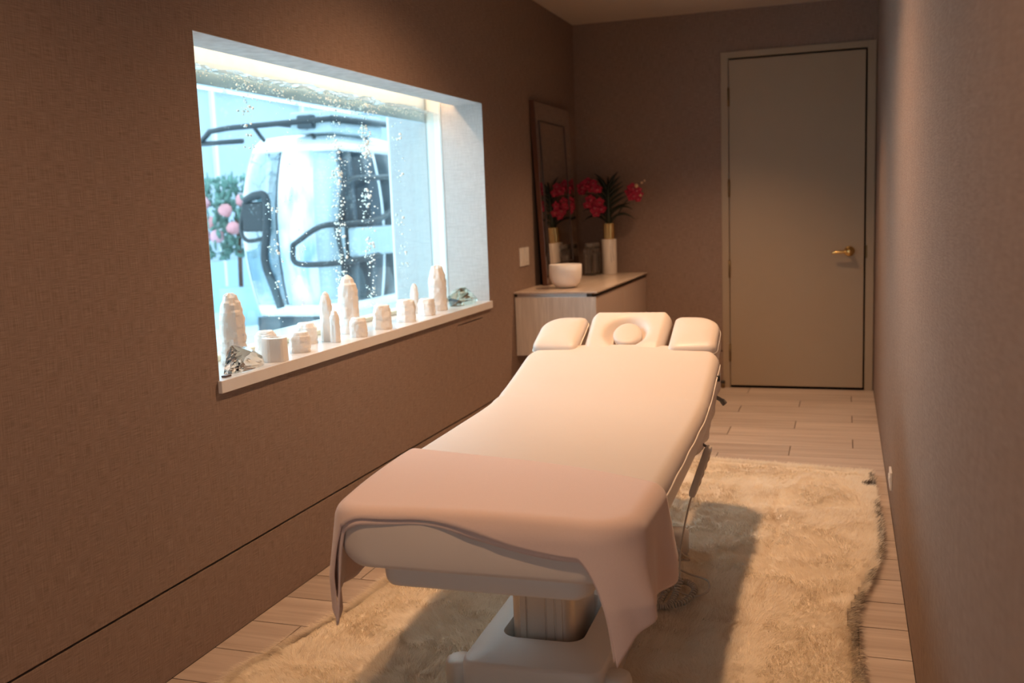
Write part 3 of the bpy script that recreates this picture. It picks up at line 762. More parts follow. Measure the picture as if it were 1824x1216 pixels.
for l in stations:
    e_ = 1.0
    if l < 0.03: e_ = math.sqrt(max(0.0, 1-((0.03-l)/0.03)**2))
    d_ = ML-l
    if d_ < 0.03: e_ = math.sqrt(max(0.0, 1-((0.03-d_)/0.03)**2))
    e_ = 0.76+0.24*e_
    zt = ztop(l); tk = TK*e_
    rg = section(l, matt_w(l), zt-TK*(1-e_)*0.5, tk)
    out = []
    for x, yy, z in rg:       # soft creases where the back section hinges
        if z > zt-0.05 and 1.2 < l < 1.75:
            k = abs(x)/HW
            wv = math.exp(-((l-1.46-0.05*(1-k))/0.05)**2)*math.sin((l-1.46)*150+k*3)*max(0, k-0.45)
            z += 0.012*wv-0.004*math.exp(-((l-1.47)/0.035)**2)*max(0, k-0.3)
        out.append((taper(x, l), yy, z))
    rings.append(out)
mt = obj('mattress', loft(rings), 'cream_vinyl', bed, True)
for s_ in (-1, 1):
    pts = [(taper(s_*(matt_w(l)+0.0005), l), l, ztop(l)-0.040+0.002*math.sin(l*23)) for l in [0.16+1.73*i/60 for i in range(61)]]
    obj('piping', tube(pts, 0.0032, 6), 'cream_piping', mt, True)
obj('maker_tag', bx(HW-0.001, HW+0.010, 1.765, 1.785, ztop(1.775)-0.058, ztop(1.775)-0.036, 0.001, 1), 'tag_black', mt)
# soft skirt below the mattress (side cover), follows the lifting back
rings = []
for l in [1.17+0.80*i/40 for i in range(41)]:
    hw = HW-0.003+0.003*math.sin(l*31)+0.002*math.sin(l*57+1)
    tk = 0.070+0.032*min(1, max(0, (l-1.17)/0.25))**0.5+0.003*math.sin(l*44)
    dl = min(1, (1.985-l)/0.10)
    rings.append(section(l, hw-0.05*(1-math.sqrt(max(0, 1-(1-dl)**2))), ztop(l)-0.046, tk, 0.010, 0.016, 0))
obj('side_cover', loft(rings), 'cream_vinyl', bed, True)
# under panel at the foot
rings = []
for l in [0.035, 0.04, 0.05, 0.08, 0.2, 0.5, 0.9, 1.3, 1.4]:
    e_ = min(1, 0.8+0.2*math.sqrt(max(0, 1-((0.08-min(l, 0.08))/0.045)**2))) if l < 0.08 else 1
    rings.append([(taper(x, l)+0.012, yy, z) for x, yy, z in section(l, 0.285*e_, ZT-TK+0.004, 0.060*e_, 0.012, 0.030, 0)])
obj('under_panel', loft(rings), 'bed_plastic', bed, True)
# head cushion with face recess
HS, HC = math.sin(R(25)), math.cos(R(25)); HB = (1.905, 0.780)
def headpt(a, b, n): return (a, HB[0]+b*HC-n*HS, HB[1]+b*HS+n*HC)
HWD, HLN = 0.168, 0.335
bm = bmesh.new(); N = 56; top = []; bot = []
def edge(a, b):
    da = HWD-abs(a); db = HLN-b
    r_ = 0.035
    f1 = math.sqrt(max(0, 1-((r_-min(da, r_))/r_)**2)); f2 = math.sqrt(max(0, 1-((r_-min(db, r_))/r_)**2))
    return min(f1, f2)
for j in range(N+1):
    tr, br = [], []
    for i in range(N+1):
        u = -1+2*i/N; q = j/N
        u = math.sin(u*math.pi/2); b = HLN*math.sin(q*math.pi/2)
        cr = 0.060; wloc = HWD
        if b > HLN-cr: wloc -= cr*(1-math.sqrt(max(0, 1-((b-HLN+cr)/cr)**2)))
        wloc += 0.012*(b/HLN)+0.02*max(0, 1-b/0.05)
        a = u*wloc
        e_ = edge(u*HWD, b)
        ro = math.hypot(a/0.088, (b-0.160)/0.108)
        dent = -0.050/(1+math.exp((ro-0.92)*11))
        tr.append(bm.verts.new(headpt(a, b, -0.030+0.050*e_+dent*e_-0.030*max(0, 1-b/0.08)**1.5)))
        br.append(bm.verts.new(headpt(a*0.97, b*0.99, -0.030-0.035*e_-0.005)))
    top.append(tr); bot.append(br)
for j in range(N):
    for i in range(N):
        bm.faces.new((top[j][i], top[j][i+1], top[j+1][i+1], top[j+1][i])); bm.faces.new((bot[j][i], bot[j+1][i], bot[j+1][i+1], bot[j][i+1]))
for k in range(N):
    bm.faces.new((top[0][k], bot[0][k], bot[0][k+1], top[0][k+1])); bm.faces.new((top[N][k], top[N][k+1], bot[N][k+1], bot[N][k]))
    bm.faces.new((top[k][0], top[k+1][0], bot[k+1][0], bot[k][0])); bm.faces.new((top[k][N], bot[k][N], bot[k+1][N], top[k+1][N]))
hc = obj('head_cushion', bm, 'cream_vinyl', bed, True)
rings = []
for sc, n in ((0.86, -0.032), (0.95, -0.016), (1.0, -0.002), (0.98, 0.006), (0.92, 0.011), (0.7, 0.014), (0.35, 0.0155), (0.02, 0.016)):
    rings.append([headpt(0.006+0.061*sc*math.cos(t)*(1-0.10*math.sin(t)), 0.158+0.080*sc*math.sin(t), n-0.001-0.10*0.061*sc*math.cos(t)) for t in [2*math.pi*i/40 for i in range(40)]])
obj('face_pad', loft(rings), 'cream_vinyl', hc, True)
# arm bolsters either side of the head cushion
BS, BC = math.sin(R(21)), math.cos(R(21))
def bolster(s_):
    # outline in (a, b); a outwards from bed axis, b up the slope
    def corner(c, r_, a0, a1, n=8): return [(c[0]+r_*math.cos(R(a0+(a1-a0)*i/n)), c[1]+r_*math.sin(R(a0+(a1-a0)*i/n))) for i in range(n+1)]
    out = corner((0.388-0.03, 0.050), 0.03, -90, 0)+corner((0.388-0.11, 0.295-0.11), 0.11, 0, 90, 12)+corner((0.190+0.03, 0.295-0.03), 0.03, 90, 180)+corner((0.190+0.03, 0.04), 0.03, 180, 270)
    cx_ = sum(p[0] for p in out)/len(out); cy_ = sum(p[1] for p in out)/len(out)
    rings = []
    for sc, n in ((0.90, -0.100), (0.97, -0.094), (1.0, -0.080), (1.005, -0.03), (1.0, -0.010), (0.985, 0.004), (0.95, 0.014), (0.88, 0.021), (0.7, 0.027), (0.4, 0.031), (0.02, 0.032)):
        rg = []
        for a, b in out:
            a2 = cx_+(a-cx_)*sc; b2 = cy_+(b-cy_)*sc
            rg.append((s_*a2, 1.905+b2*BC-n*BS, 0.800+b2*BS+n*BC-0.012))
        rings.append(rg)
    o = obj('arm_bolster', loft(rings), 'cream_vinyl', bed, True)
    rg = [(s_*(cx_+(a-cx_)*1.008), 1.905+(cy_+(b-cy_)*1.008)*BC+0.012*BS, 0.800+(cy_+(b-cy_)*1.008)*BS-0.012*BC-0.012) for a, b in out]
    obj('piping', tube(rg, 0.0026, 6, closed=True), 'cream_piping', o, True)
bolster(1); bolster(-1)
# head support arms under the cushions
hs = bmesh.new()
for s_ in (-0.10, 0.10): tube([(s_, 1.5, ztop(1.5)-0.14), (s_, 1.95, 0.70), (s_, 2.15, 0.785)], 0.012, 8, hs)
obj('head_support', hs, 'grey_lever', bed, True)
obj('tilt_lever', tube(catmull([(HW-0.08, 1.78, 0.655), (HW-0.02, 1.79, 0.640), (HW+0.012, 1.80, 0.622), (HW+0.026, 1.802, 0.606)], 5), [0.008]*11+[0.011]*5, 8), 'grey_lever', bed, True)
# lifting column
cg = bmesh.new()
def rrect(hx, hy, r_, n=6):
    out = []
    for cx_, cy_, a0 in ((hx-r_, hy-r_, 0), (-hx+r_, hy-r_, 90), (-hx+r_, -hy+r_, 180), (hx-r_, -hy+r_, 270)):
        for i in range(n+1): out.append((cx_+r_*math.cos(R(a0+90*i/n)), cy_+r_*math.sin(R(a0+90*i/n))))
    return out
COLX, COLY = 0.010, 0.735
rings = [[(COLX+x, COLY+yy, z) for x, yy in rrect(0.096, 0.155, 0.035, 3)] for z in (0.07, 0.50)]
smooth_angle(obj('column', loft(rings), 'column_metal', bed), 40)
fs = bmesh.new()
for x0, x1 in ((-0.066, -0.046), (-0.043, 0.012), (0.015, 0.040), (0.043, 0.064)):
    box(fs, COLX+x0, COLX+x1, COLY-0.158, COLY-0.153, 0.07, 0.497, 0.0015, 1)
obj('column_rib', fs, 'column_metal', bed)
# base cover with a well around the column
bz = 0.150
out = rrect(0.205, 0.70, 0.05, 6); inn = rrect(0.120, 0.178, 0.05, 6)
BX_, BY_ = 0.022, 1.085
OFF = (COLY-BY_)
def basez(x, yy): return bz+0.016*math.cos(x/0.222*1.35)-0.014 if yy < -0.3 else bz
rings = []
rings.append([(BX_+x*1.0, BY_+yy*1.0, 0.012) for x, yy in out])
rings.append([(BX_+x, BY_+yy, basez(x, yy)-0.018) for x, yy in out])
rings.append([(BX_+x*0.985, BY_+yy*0.995, basez(x, yy)-0.004) for x, yy in out])
rings.append([(BX_+x*0.96, BY_+yy*0.985, basez(x, yy)) for x, yy in out])
rings.append([(COLX+x*1.03, BY_+OFF+yy*1.02, bz+0.001) for x, yy in inn])
rings.append([(COLX+x, BY_+OFF+yy, bz-0.006) for x, yy in inn])
rings.append([(COLX+x, BY_+OFF+yy, 0.03) for x, yy in inn])
obj('base_cover', loft(rings, True, False), 'bed_plastic', bed, True)
smooth_angle(bpy.data.objects['base_cover'], 50)
obj('well_floor', bx(BX_-0.2, BX_+0.2, BY_+OFF-0.4, BY_+OFF+0.4, 0.02, 0.03), 'dark_gap', bed)
for sx in (-1, 1):
    for yy in (0.47, 1.72):
        cxx = BX_+sx*0.228
        o = obj('foot_cap', lathe([(0.040, 0.008), (0.045, 0.02), (0.045, 0.098), (0.041, 0.110), (0.030, 0.117), (0, 0.119)], 28), 'silver_cap', bed, True)
        o.location = (cxx, yy, 0.0)

# ------------------------------------------------------------------ throw blanket
def to_bed(p):
    x, yy, z = p
    return (FX+x*math.cos(TH)-yy*math.sin(TH), FY+x*math.sin(TH)+yy*math.cos(TH), z)
def drape(off, lay, near_fn, hemL, hemR, NA=170, NB=80):
    """cloth grid laid over the foot of the bed and rolled down round its sides, front and corners"""
    verts = []; faces = []
    half = HW-RR
    for j in range(NB+1):
        q = j/NB
        a0, a1 = -(half+hemL), half+hemR*(1-0.42*q*q)
        for i in range(NA+1):
            a = a0+(a1-a0)*i/NA
            t = min(1, max(0, (a+half)/(2*half)))
            far = 0.61-0.245*t+0.012*math.sin(a*7)
            l = far+(near_fn(a)-far)*q
            sg = 1 if a > 0 else -1
            u, v_ = abs(a)-(HW-RC), RC-l
            if u > 0 and v_ > 0: r0 = math.hypot(u, v_); dx, dy = u/r0, v_/r0
            elif u >= v_: r0, dx, dy = u, 1.0, 0.0
            else: r0, dx, dy = v_, 0.0, 1.0
            over = r0-(RC-RR)
            cr = 0.010*max(0, 1-(a/half)**2)
            if over <= 0: verts.append(to_bed((taper(a, l), l, ZT+cr+off))); continue
            an = min(over/RR, math.pi/2); hang = max(0.0, over-RR*math.pi/2)
            z = ZT+cr*math.cos(an)+off*math.cos(an)-RR*(1-math.cos(an))-hang
            rad = (RC-RR)+(RR+off)*math.sin(an)
            fo = min(1.0, hang/0.14); side = dx*dx
            rad += fo*side*(0.012+0.014*math.sin(l*17+sg*1.1+0.5*lay)+0.006*math.sin(l*41+lay*2))+0.006*lay*fo
            rad += 0.03*fo*dx*dy
            # centre of the roll: the corner point, or the foot of the perpendicular on the edge
            cx_ = (HW-RC) if u > 0 and dx > 0 else abs(a); cy_ = RC if v_ > 0 and dy > 0 else l
            verts.append(to_bed((taper(sg*(cx_+dx*rad), cy_-dy*rad), cy_-dy*rad, z)))
    for j in range(NB):
        for i in range(NA):
            k = j*(NA+1)+i; faces.append((k, k+1, k+NA+2, k+NA+1))
    return verts, faces
def e_top(a):
    half = HW-RR
    t = (a+half)/(2*half)
    if t < 0: return 0.010-0.10*min(1, -t*3)
    k = max(0, min(1, (t-0.28)/0.62)); k = k*k*(3-2*k)
    return 0.006-0.003*math.sin(t*9)-0.050*k-0.84*max(0, a-0.285)
def e_low(a): return e_top(a)-0.010-0.004*math.sin(a*11)
th = thing('throw_blanket', 'dusty pink knitted throw folded over the foot of the bed', 'blanket', to_bed((0, 0.25, 0.685)))
for nm, args in (('upper_layer', (0.0125, 1.0, e_top, 0.265, 0.245)), ('under_layer', (0.0045, 0.0, e_low, 0.250, 0.225))):
    vs, fc = drape(*args)
    o = obj(nm, (vs, [], fc), 'throw_knit', None, True); o.parent = th; o.matrix_parent_inverse = Matrix.Translation(th.location).inverted()
    md = o.modifiers.new('thick', 'SOLIDIFY'); md.thickness = 0.005; md.offset = 0

# ------------------------------------------------------------------ hand control and cords
hcx = thing('hand_control', 'grey hand control hanging on a hook at the side of the bed', 'remote', (1.50, -4.10, 0.55))
def hpart(name, bm, mat, smooth=False):
    o = obj(name, bm, mat, None, smooth); o.parent = hcx; o.matrix_parent_inverse = Matrix.Translation(hcx.location).inverted(); return o
A, B_ = Vector((1.522, -4.10, 0.562)), Vector((1.459, -4.10, 0.380))
ax = (B_-A).normalized(); sd = Vector((0, 1, 0)); nr = ax.cross(sd).normalized()
rings = []
for q, wd, tk in ((0, 0.013, 0.006), (0.02, 0.019, 0.010), (0.08, 0.022, 0.013), (0.5, 0.021, 0.013), (0.9, 0.019, 0.013), (0.97, 0.016, 0.011), (1.0, 0.008, 0.007)):
    c = A.lerp(B_, q)
    rings.append([c+sd*wd*x+nr*tk*z for x, z in rrect(1, 1, 0.45, 4)])
hpart('body', loft(rings), 'control_plastic', True)
for k in range(4):
    c = A.lerp(B_, 0.22+0.16*k)-nr*0.013*(-1 if nr.x < 0 else 1)*-1
    bm = bmesh.new(); bmesh.ops.create_cube(bm, size=1, matrix=Matrix.Translation(c) @ Matrix((sd, ax, nr)).transposed().to_4x4() @ Matrix.Diagonal((0.022, 0.014, 0.004, 1)))
    hpart('button', bm, 'cord_plastic')
hpart('hook', tube(catmull([(1.462, -4.10, 0.556), (1.464, -4.10, 0.566), (1.478, -4.10, 0.572), (1.500, -4.10, 0.568), (1.518, -4.10, 0.556)], 5), 0.0045, 8), 'grey_lever', True)
hpart('hook', tube(catmull([(1.478, -4.11, 0.572), (1.470, -4.12, 0.552), (1.472, -4.122, 0.532)], 5), 0.004, 8), 'grey_lever', True)
hpart('straight_cord', tube(catmull([B_, (1.450, -4.10, 0.345), (1.435, -4.10, 0.28), (1.424, -4.12, 0.20), (1.424, -4.16, 0.14), (1.430, -4.19, 0.105)], 6), 0.0032, 8), 'cord_plastic', True)
def coil(path, r_c, r_w, turns):
    P = catmull(path, 16); n = len(P); pts = []
    tot = turns*10
    for k in range(tot+1):
        t = k/tot*(n-1); i = min(int(t), n-2); p = P[i].lerp(P[i+1], t-i); T = (P[i+1]-P[i]).normalized()
        up = Vector((0, 0, 1)) if abs(T.z) < 0.8 else Vector((1, 0, 0)); N = (up-T*up.dot(T)).normalized(); Bn = T.cross(N)
        a = 2*math.pi*k/10; pts.append(p+(N*math.cos(a)+Bn*math.sin(a))*r_c)
    return tube(pts, r_w, 5)
hpart('coiled_cord', coil([(1.432, -4.19, 0.115), (1.418, -4.24, 0.070), (1.400, -4.29, 0.052), (1.372, -4.26, 0.050), (1.385, -4.10, 0.050), (1.428, -4.055, 0.050), (1.470, -4.12, 0.050), (1.450, -4.235, 0.050), (1.395, -4.285, 0.050), (1.352, -4.30, 0.052)], 0.0095, 0.0028, 62), 'cord_plastic', True)
pc = [[(1.33, -3.68, 0.06), (1.36, -3.83, 0.085), (1.37, -3.98, 0.085), (1.43, -4.00, 0.06), (1.500, -4.02, 0.048), (1.515, -4.12, 0.048), (1.47, -4.17, 0.046), (1.40, -4.13, 0.045), (1.35, -4.10, 0.045)],
      [(1.34, -3.70, 0.06), (1.355, -3.86, 0.12), (1.395, -3.95, 0.12), (1.42, -3.90, 0.075), (1.36, -3.87, 0.055), (1.33, -4.0, 0.05), (1.32, -4.2, 0.05)]]
cd = thing('power_cord', 'loose beige power cord looping over the rug beside the bed', 'cord', (1.43, -4.05, 0.04))
for p_ in pc:
    o = obj('cord_loop', tube(catmull(p_, 8), 0.0035, 8), 'cord_plastic', None, True); o.parent = cd; o.matrix_parent_inverse = Matrix.Translation(cd.location).inverted()

# ------------------------------------------------------------------ sheepskin rug
poly = np.array([(0.44, -2.24), (0.8, -2.20), (1.17, -2.20), (1.6, -2.27), (1.9, -2.31), (2.075, -2.34), (2.085, -2.6), (2.09, -2.9), (2.095, -3.2), (2.09, -3.45), (2.05, -3.75), (2.01, -3.98), (1.985, -4.1),
                 (1.99, -4.35), (2.0, -4.6), (1.99, -5.0), (1.97, -5.5), (1.2, -5.6), (0.42, -5.55), (0.24, -5.3), (0.20, -5.0), (0.25, -4.78), (0.31, -4.5), (0.33, -4.2), (0.36, -3.7), (0.38, -3.0), (0.41, -2.5)])
def inside(P):
    x, y_ = P[:, 0], P[:, 1]; c = np.zeros(len(P), bool); n = len(poly)
    for i in range(n):
        a, b = poly[i], poly[(i+1) % n]
        t = ((a[1] > y_) != (b[1] > y_)) & (x < (b[0]-a[0])*(y_-a[1])/(b[1]-a[1]+1e-12)+a[0]); c ^= t
    return c
def edge_dist(P):
    d = np.full(len(P), 9.0); n = len(poly)
    for i in range(n):
        a, b = poly[i], poly[(i+1) % n]; ab = b-a
        t = np.clip(((P-a)@ab)/(ab@ab), 0, 1); q = a+t[:, None]*ab
        d = np.minimum(d, np.hypot(*(P-q).T))
    return d
TB = np.random.default_rng(3).random((256, 256))
def vnoise(x, y_):
    xi, yi = np.floor(x).astype(int), np.floor(y_).astype(int); fx, fy = x-xi, y_-yi
    fx = fx*fx*(3-2*fx); fy = fy*fy*(3-2*fy); g = lambda i, j: TB[i % 256, j % 256]
    return (g(xi, yi)*(1-fx)+g(xi+1, yi)*fx)*(1-fy)+(g(xi, yi+1)*(1-fx)+g(xi+1, yi+1)*fx)*fy
def fbm(x, y_): return vnoise(x, y_)*0.55+vnoise(x*2.1+7, y_*2.1+3)*0.28+vnoise(x*4.3+1, y_*4.3+9)*0.17
def seam(P):
    x = P[:, 0]+0.10*(fbm(P[:, 0]*3, P[:, 1]*3)-0.5)*2; y_ = P[:, 1]+0.10*(fbm(P[:, 0]*3+20, P[:, 1]*3+5)-0.5)*2
    gx = np.abs(((x-0.27)/0.47+0.5) % 1-0.5)*0.47; rowi = np.floor((y_+8)/0.62)
    gy = np.abs(((y_+8)/0.62+0.5) % 1-0.5)*0.62
    k = vnoise(P[:, 0]*5+40, P[:, 1]*5+40)
    s1 = np.exp(-(gx/0.014)**2)*np.clip((k-0.25)*3, 0, 1); s2 = np.exp(-(gy/0.016)**2)*np.clip((0.85-k)*3, 0, 1)
    return np.maximum(s1, s2)
def rug_z(P):
    d = edge_dist(P)
    z = 0.012+0.010*np.clip(d/0.05, 0, 1)**0.5+0.013*(fbm(P[:, 0]*6, P[:, 1]*6)-0.4)*np.clip(d/0.08, 0, 1)-0.012*seam(P)*np.clip(d/0.05, 0, 1)
    return np.maximum(z, 0.003)
rug = thing('sheepskin_rug', 'cream patchwork sheepskin rug under the treatment bed', 'rug', (1.2, -3.9, 0))
def rpart(name, me, mat):
    me.materials.append(MATS[mat]); o = bpy.data.objects.new(name, me); C.objects.link(o)
    o.parent = rug; o.matrix_parent_inverse = Matrix.Translation(rug.location).inverted(); return o
gs = 0.0125
gx, gy = np.arange(0.15, 2.12, gs), np.arange(-5.62, -2.15, gs)
GX, GY = np.meshgrid(gx, gy, indexing='ij'); P = np.stack([GX.ravel(), GY.ravel()], 1)
ins = inside(P); idx = -np.ones(len(P), int); idx[ins] = np.arange(ins.sum()); Pi = P[ins]
V = np.column_stack([Pi, rug_z(Pi)]); I = idx.reshape(GX.shape)
q = np.stack([I[:-1, :-1], I[1:, :-1], I[1:, 1:], I[:-1, 1:]], -1).reshape(-1, 4); q = q[(q >= 0).all(1)]
me = bpy.data.meshes.new('pelt'); me.from_pydata(V.tolist(), [], q.tolist()); me.polygons.foreach_set('use_smooth', [True]*len(me.polygons))
rpart('pelt', me, 'pelt')
NBL = 330000
cand = np.column_stack([rng.uniform(0.18, 2.11, int(NBL*1.12)), rng.uniform(-5.62, -2.17, int(NBL*1.12))])
# more blades along the rim
rim = []
for i in range(len(poly)):
    a, b = poly[i], poly[(i+1) % len(poly)]; n = int(np.hypot(*(b-a))*3500)
    rim.append(a+(b-a)*rng.random((n, 1))+rng.normal(0, 0.009, (n, 2)))
cand = np.concatenate([cand[inside(cand)], *rim]); n = len(cand)
dE = edge_dist(cand)*np.where(inside(cand), 1, -0.2)
flow = fbm(cand[:, 0]*2.2+3, cand[:, 1]*2.2)*14+(fbm(cand[:, 0]*9, cand[:, 1]*9)-0.5)*3.2
lock = (fbm(cand[:, 0]*26, cand[:, 1]*26)-0.5)*4.0
ang = flow+lock*0.7+rng.normal(0, 0.35, n)
ctr = np.array([1.15, -3.9]); outw = np.arctan2(cand[:, 1]-ctr[1], cand[:, 0]-ctr[0])
rimw = np.clip(1-dE/0.12, 0, 1)**2; ca = np.cos(ang)*(1-rimw)+np.cos(outw)*rimw*1.1; sa = np.sin(ang)*(1-rimw)+np.sin(outw)*rimw*1.1
ln = rng.uniform(0.016, 0.030, n)*(1+0.25*rimw)*(0.8+0.4*fbm(cand[:, 0]*8+50, cand[:, 1]*8))
z0 = rug_z(cand); lean = rng.uniform(0.55, 0.95, n)
up = np.sqrt(1-np.minimum(lean, 0.97)**2)
hw = rng.uniform(0.0005, 0.0009, n)
dx, dy = ca*lean, sa*lean; sx, sy = -sa*hw, ca*hw
base = np.column_stack([cand, z0-0.002])
def pt(t, bend): return base+np.column_stack([dx*ln*t*(0.7+0.3*t), dy*ln*t*(0.7+0.3*t), up*ln*t*(1.35-0.35*t*bend)])
m1, tp = pt(0.55, 1.0), pt(1.0, 1.5); side = np.column_stack([sx, sy, np.zeros(n)])
FV = np.stack([base-side, base+side, m1+side*0.8, m1-side*0.8, tp], 1).reshape(-1, 3)
FV[:, 2] = np.maximum(FV[:, 2], 0.001)
me = bpy.data.meshes.new('fur'); me.vertices.add(5*n); me.vertices.foreach_set('co', FV.ravel())
k5 = np.arange(n)[:, None]*5
lo = np.concatenate([k5+[0, 1, 2, 3], k5+[3, 2, 4]], 1).ravel()
me.loops.add(7*n); me.loops.foreach_set('vertex_index', lo.astype(np.int32))
ls = (np.arange(n)[:, None]*7+[0, 4]).ravel(); me.polygons.add(2*n); me.polygons.foreach_set('loop_start', ls.astype(np.int32))
tone = 0.62+0.55*(fbm(cand[:, 0]*5+11, cand[:, 1]*5+2)-0.45)+rng.normal(0, 0.07, n)-0.16*seam(cand)*(rng.random(n) < 0.7)
rt = np.clip((cand[:, 0]-1.90)/0.1, 0, 1)*np.clip(1-dE/0.009, 0, 1)*np.clip((vnoise(cand[:, 1]*9, cand[:, 1]*0+2)-0.25)*3, 0, 1)  # dark right rim: dark tufts plus the edge shade put into the tone
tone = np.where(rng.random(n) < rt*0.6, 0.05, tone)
spot = np.hypot(cand[:, 0]-2.075, cand[:, 1]+2.56) < 0.035
tone = np.where(spot & (rng.random(n) < 0.8), 0.0, np.clip(tone, 0.25*(tone > 0.1), 1.0))
att = me.attributes.new('tone', 'FLOAT', 'POINT'); att.data.foreach_set('value', np.repeat(tone, 5).astype(np.float32))
me.update(calc_edges=True); me.validate()
o = rpart('fur', me, 'fur'); o['kind'] = 'stuff'

# ------------------------------------------------------------------ recessed ceiling lamps
def downlight(x, y_, power, size, label):
    t = thing('ceiling_downlight', label, 'lamp', (x, y_, H), 'recessed warm downlights')
    rings = []
    for r_, z in ((0.062, 0.0), (0.062, -0.004), (0.050, -0.006), (0.046, -0.001), (0.046, 0.0)):
        rings.append([(r_*math.cos(a), r_*math.sin(a), z) for a in [2*math.pi*i/32 for i in range(32)]])
    obj('trim_ring', loft(rings, True, False), 'switch_white', t, True)
    obj('lens', lathe([(0.044, -0.0025), (0.044, -0.001), (0, -0.001)], 24), 'lamp_warm', t)
    l = bpy.data.lights.new('downlight_lamp', 'SPOT'); l.energy = power; l.color = (1.0, 0.60, 0.335); l.spot_size = R(size); l.spot_blend = 1.0; l.shadow_soft_size = 0.045
    lo_ = bpy.data.objects.new('lamp', l); C.objects.link(lo_); lo_.parent = t; lo_.location = (0, 0, -0.02)
downlight(1.11, -3.60, 205, 150, 'recessed warm ceiling lamp straight above the bed')
downlight(1.05, -6.3, 90, 150, 'recessed warm ceiling lamp behind the foot of the bed')
downlight(1.20, -1.25, 170, 104, 'recessed warm ceiling lamp between the bed and the door')

# ------------------------------------------------------------------ lift cabin in the room beyond
gc = thing('lift_cabin', 'glossy white lift cabin with curved glass panels beyond the water', 'cabin', (-3.60, 2.70, 0.0))
GXW, GYW = 0.62, 1.05
def bulge(z):
    t = (z-1.25)/1.0
    return 1.0-0.16*t*t if t < 0 else 1.0-0.22*t*t
def ring(z, k=1.0, r_=0.22):
    s_ = bulge(z)*k
    return [(x*s_, yy*s_, z) for x, yy in rrect(GXW, GYW, r_, 8)]
obj('cabin_floor', loft([ring(0.30, 0.9), ring(0.34), ring(0.44), ring(0.47, 0.98)]), 'cabin_white', gc, True)
obj('cabin_roof', loft([ring(2.06), ring(2.14), ring(2.22, 0.94), ring(2.26, 0.7)]), 'cabin_white', gc, True)
zs = [0.46+1.61*i/14 for i in range(15)]
full = rrect(GXW, GYW, 0.22, 8); NP_ = len(full)
def wall_pt(x, yy, z, k=1.0): s_ = bulge(z)*k; return (x*s_, yy*s_, z)
def panel(x0, y0, x1, y1, mat, name, k=1.0, z0=0.46, z1=2.07):
    rows = []
    for i in range(13):
        z = z0+(z1-z0)*i/12
        a, b = wall_pt(x0, y0, z, k), wall_pt(x1, y1, z, k); c, d_ = wall_pt(x1, y1, z, k-0.02), wall_pt(x0, y0, z, k-0.02)
        rows.append([a, b, c, d_])
    return obj(name, loft(rows), mat, gc, True)
# near end (towards the window): pillar, pane, pillar, pane, pillar
panel(-0.60, -0.93, -0.50, -1.05, 'cabin_white', 'pillar')
panel(-0.50, -1.05, -0.10, -1.06, 'cabin_glass', 'pane')
panel(-0.10, -1.06, -0.075, -1.06, 'cabin_dark', 'pillar')
panel(-0.075, -1.06, 0.36, -1.05, 'cabin_reflections', 'pane')
panel(0.36, -1.05, 0.60, -0.93, 'cabin_grey', 'pillar')
panel(0.62, -0.90, 0.62, -0.60, 'cabin_dark', 'door_panel')
panel(0.62, -0.60, 0.62, 0.0, 'cabin_dark', 'door_panel')
panel(0.62, 0.0, 0.62, 0.06, 'cabin_white', 'pillar')
panel(0.62, 0.06, 0.62, 0.85, 'cabin_dark', 'door_panel')
panel(0.60, 0.93, -0.60, 0.93, 'cabin_white', 'back_panel')
panel(-0.62, -0.90, -0.62, 0.90, 'cabin_glass', 'pane')
obj('seat', bx(-0.45, 0.45, 0.35, 0.80, 0.75, 0.85, 0.03, 2), 'cabin_dark', gc)
# roof rail with boom
rl = bmesh.new()
tube([(-1.00, -0.98, 2.22), (-0.85, -1.02, 2.32), (-0.60, -1.05, 2.34), (0.62, -1.05, 2.36)], 0.030, 8, rl)
tube([(-1.00, -0.98, 2.20), (-0.45, -1.02, 2.20)], 0.026, 8, rl)
tube([(0.62, -1.05, 2.36), (0.62, 0.9, 2.40)], 0.035, 8, rl)
tube([(0.0, -1.05, 2.35), (0.0, 0.9, 2.38)], 0.03, 8, rl)
for x in (-0.3, 0.3): tube([(x, -0.85, 2.20), (x, -1.05, 2.35)], 0.022, 8, rl)
obj('roof_rail', rl, 'rack_black', gc, True)
obj('roof_box', bx(0.10, 0.58, -0.98, 0.2, 2.24, 2.46, 0.02, 2), 'cabin_grey', gc)
obj('roof_motor', bx(0.22, 0.40, -1.06, -0.9, 2.28, 2.42, 0.02, 2), 'cabin_dark', gc)
# ski racks: bent black tube frames
def rack(pts, nm='ski_rack', r_=0.020): obj(nm, tube(catmull(pts, 5), r_, 8), 'rack_black', gc, True)
rk = bmesh.new()
rack([(-0.42, -1.10, 1.58), (-0.28, -1.14, 1.62), (-0.16, -1.13, 1.60), (-0.17, -1.12, 1.30), (-0.22, -1.12, 0.95), (-0.10, -1.14, 0.60), (-0.05, -1.15, 0.45)], 'seat_frame', 0.045)
rack([(-0.42, -1.10, 1.58), (-0.50, -1.10, 1.30), (-0.42, -1.12, 1.16), (-0.20, -1.13, 1.18)], 'seat_frame', 0.022)
obj('seat_back', bx(-0.47, -0.20, -1.12, -1.07, 1.25, 1.56, 0.02, 2), 'rack_black', gc)
rack([(0.16, -1.18, 1.10), (0.50, -1.20, 1.28), (0.72, -1.00, 1.30), (0.80, -0.40, 1.34), (0.82, 0.20, 1.55)], r_=0.030)
rack([(0.16, -1.18, 1.10), (0.18, -1.18, 0.92), (0.50, -1.20, 0.90), (0.74, -1.00, 0.92), (0.80, -0.50, 0.95)], r_=0.030)
rack([(0.62, -0.98, 1.30), (0.70, -0.95, 1.72), (0.72, -0.3, 1.78), (0.74, 0.4, 1.80)], r_=0.030)
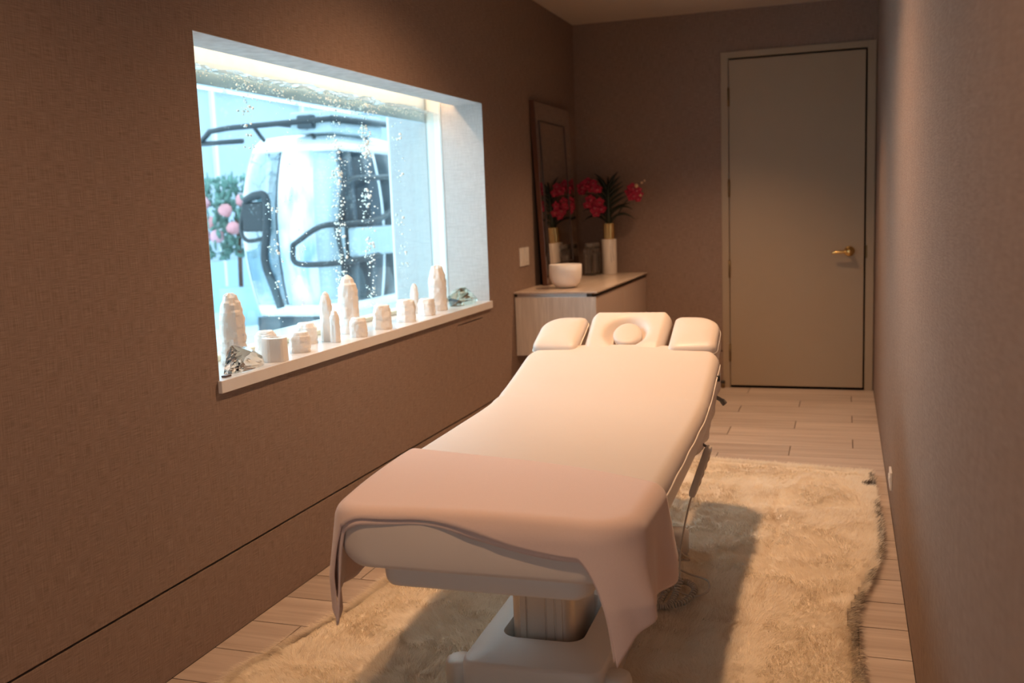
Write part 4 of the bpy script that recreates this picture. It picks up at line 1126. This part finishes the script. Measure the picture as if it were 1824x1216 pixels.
rack([(0.60, -1.05, 1.28), (0.66, -1.05, 0.92), (0.62, -1.0, 0.60)], r_=0.026)
obj('rack_bin', bx(0.66, 0.80, -0.92, 0.2, 0.95, 1.26, 0.03, 2), 'cabin_grey', gc)
for yy in (-0.9, 0.7): obj('stand', bx(-0.5, 0.5, yy, yy+0.2, 0.0, 0.32), 'cabin_dark', gc)
# flowering shrub left of the cabin
sh = thing('flowering_shrub', 'blurred flowering shrub with coral blooms left of the lift cabin', 'shrub', (-5.6, 3.75, 0.0))
lf = bmesh.new()
for _ in range(420):
    a, b, c = rng.normal(0, 0.30), rng.normal(0, 0.30), rng.uniform(0.9, 1.95)
    M = Matrix.Translation((a, b, c)) @ Euler(tuple(rng.uniform(0, 6, 3))).to_matrix().to_4x4() @ Matrix.Diagonal((0.08, 0.04, 0.006, 1))
    bmesh.ops.create_icosphere(lf, subdivisions=1, radius=1, matrix=M)
o = obj('foliage', lf, 'shrub_green', sh, True); o['kind'] = 'stuff'
obj('trunk', tube([(0, 0, 0.5), (0.02, 0, 1.0), (0, 0.03, 1.5)], 0.03, 8), 'mirror_wood', sh, True)
obj('planter', lathe([(0.0, 0), (0.24, 0), (0.30, 0.5), (0.26, 0.5), (0, 0.46)], 24), 'annex_blue', sh, True)
for a, b, c, m_ in ((-0.1, -0.42, 1.35, 'bloom_coral'), (0.15, -0.45, 1.50, 'bloom_coral'), (-0.2, -0.40, 1.60, 'bloom_pink'), (0.22, -0.4, 1.28, 'bloom_coral'), (0.0, -0.45, 1.18, 'bloom_pink'), (0.3, -0.3, 1.62, 'bloom_coral'), (-0.35, -0.35, 1.42, 'bloom_coral'), (-0.3, -0.3, 1.2, 'bloom_pink')):
    bm = bmesh.new(); bmesh.ops.create_icosphere(bm, subdivisions=2, radius=0.085, matrix=Matrix.Translation((a, b, c)))
    for v_ in bm.verts: v_.co += (v_.co-Vector((a, b, c)))*0.25*mnoise.noise(v_.co*30)
    obj('bloom', bm, m_, sh, True)
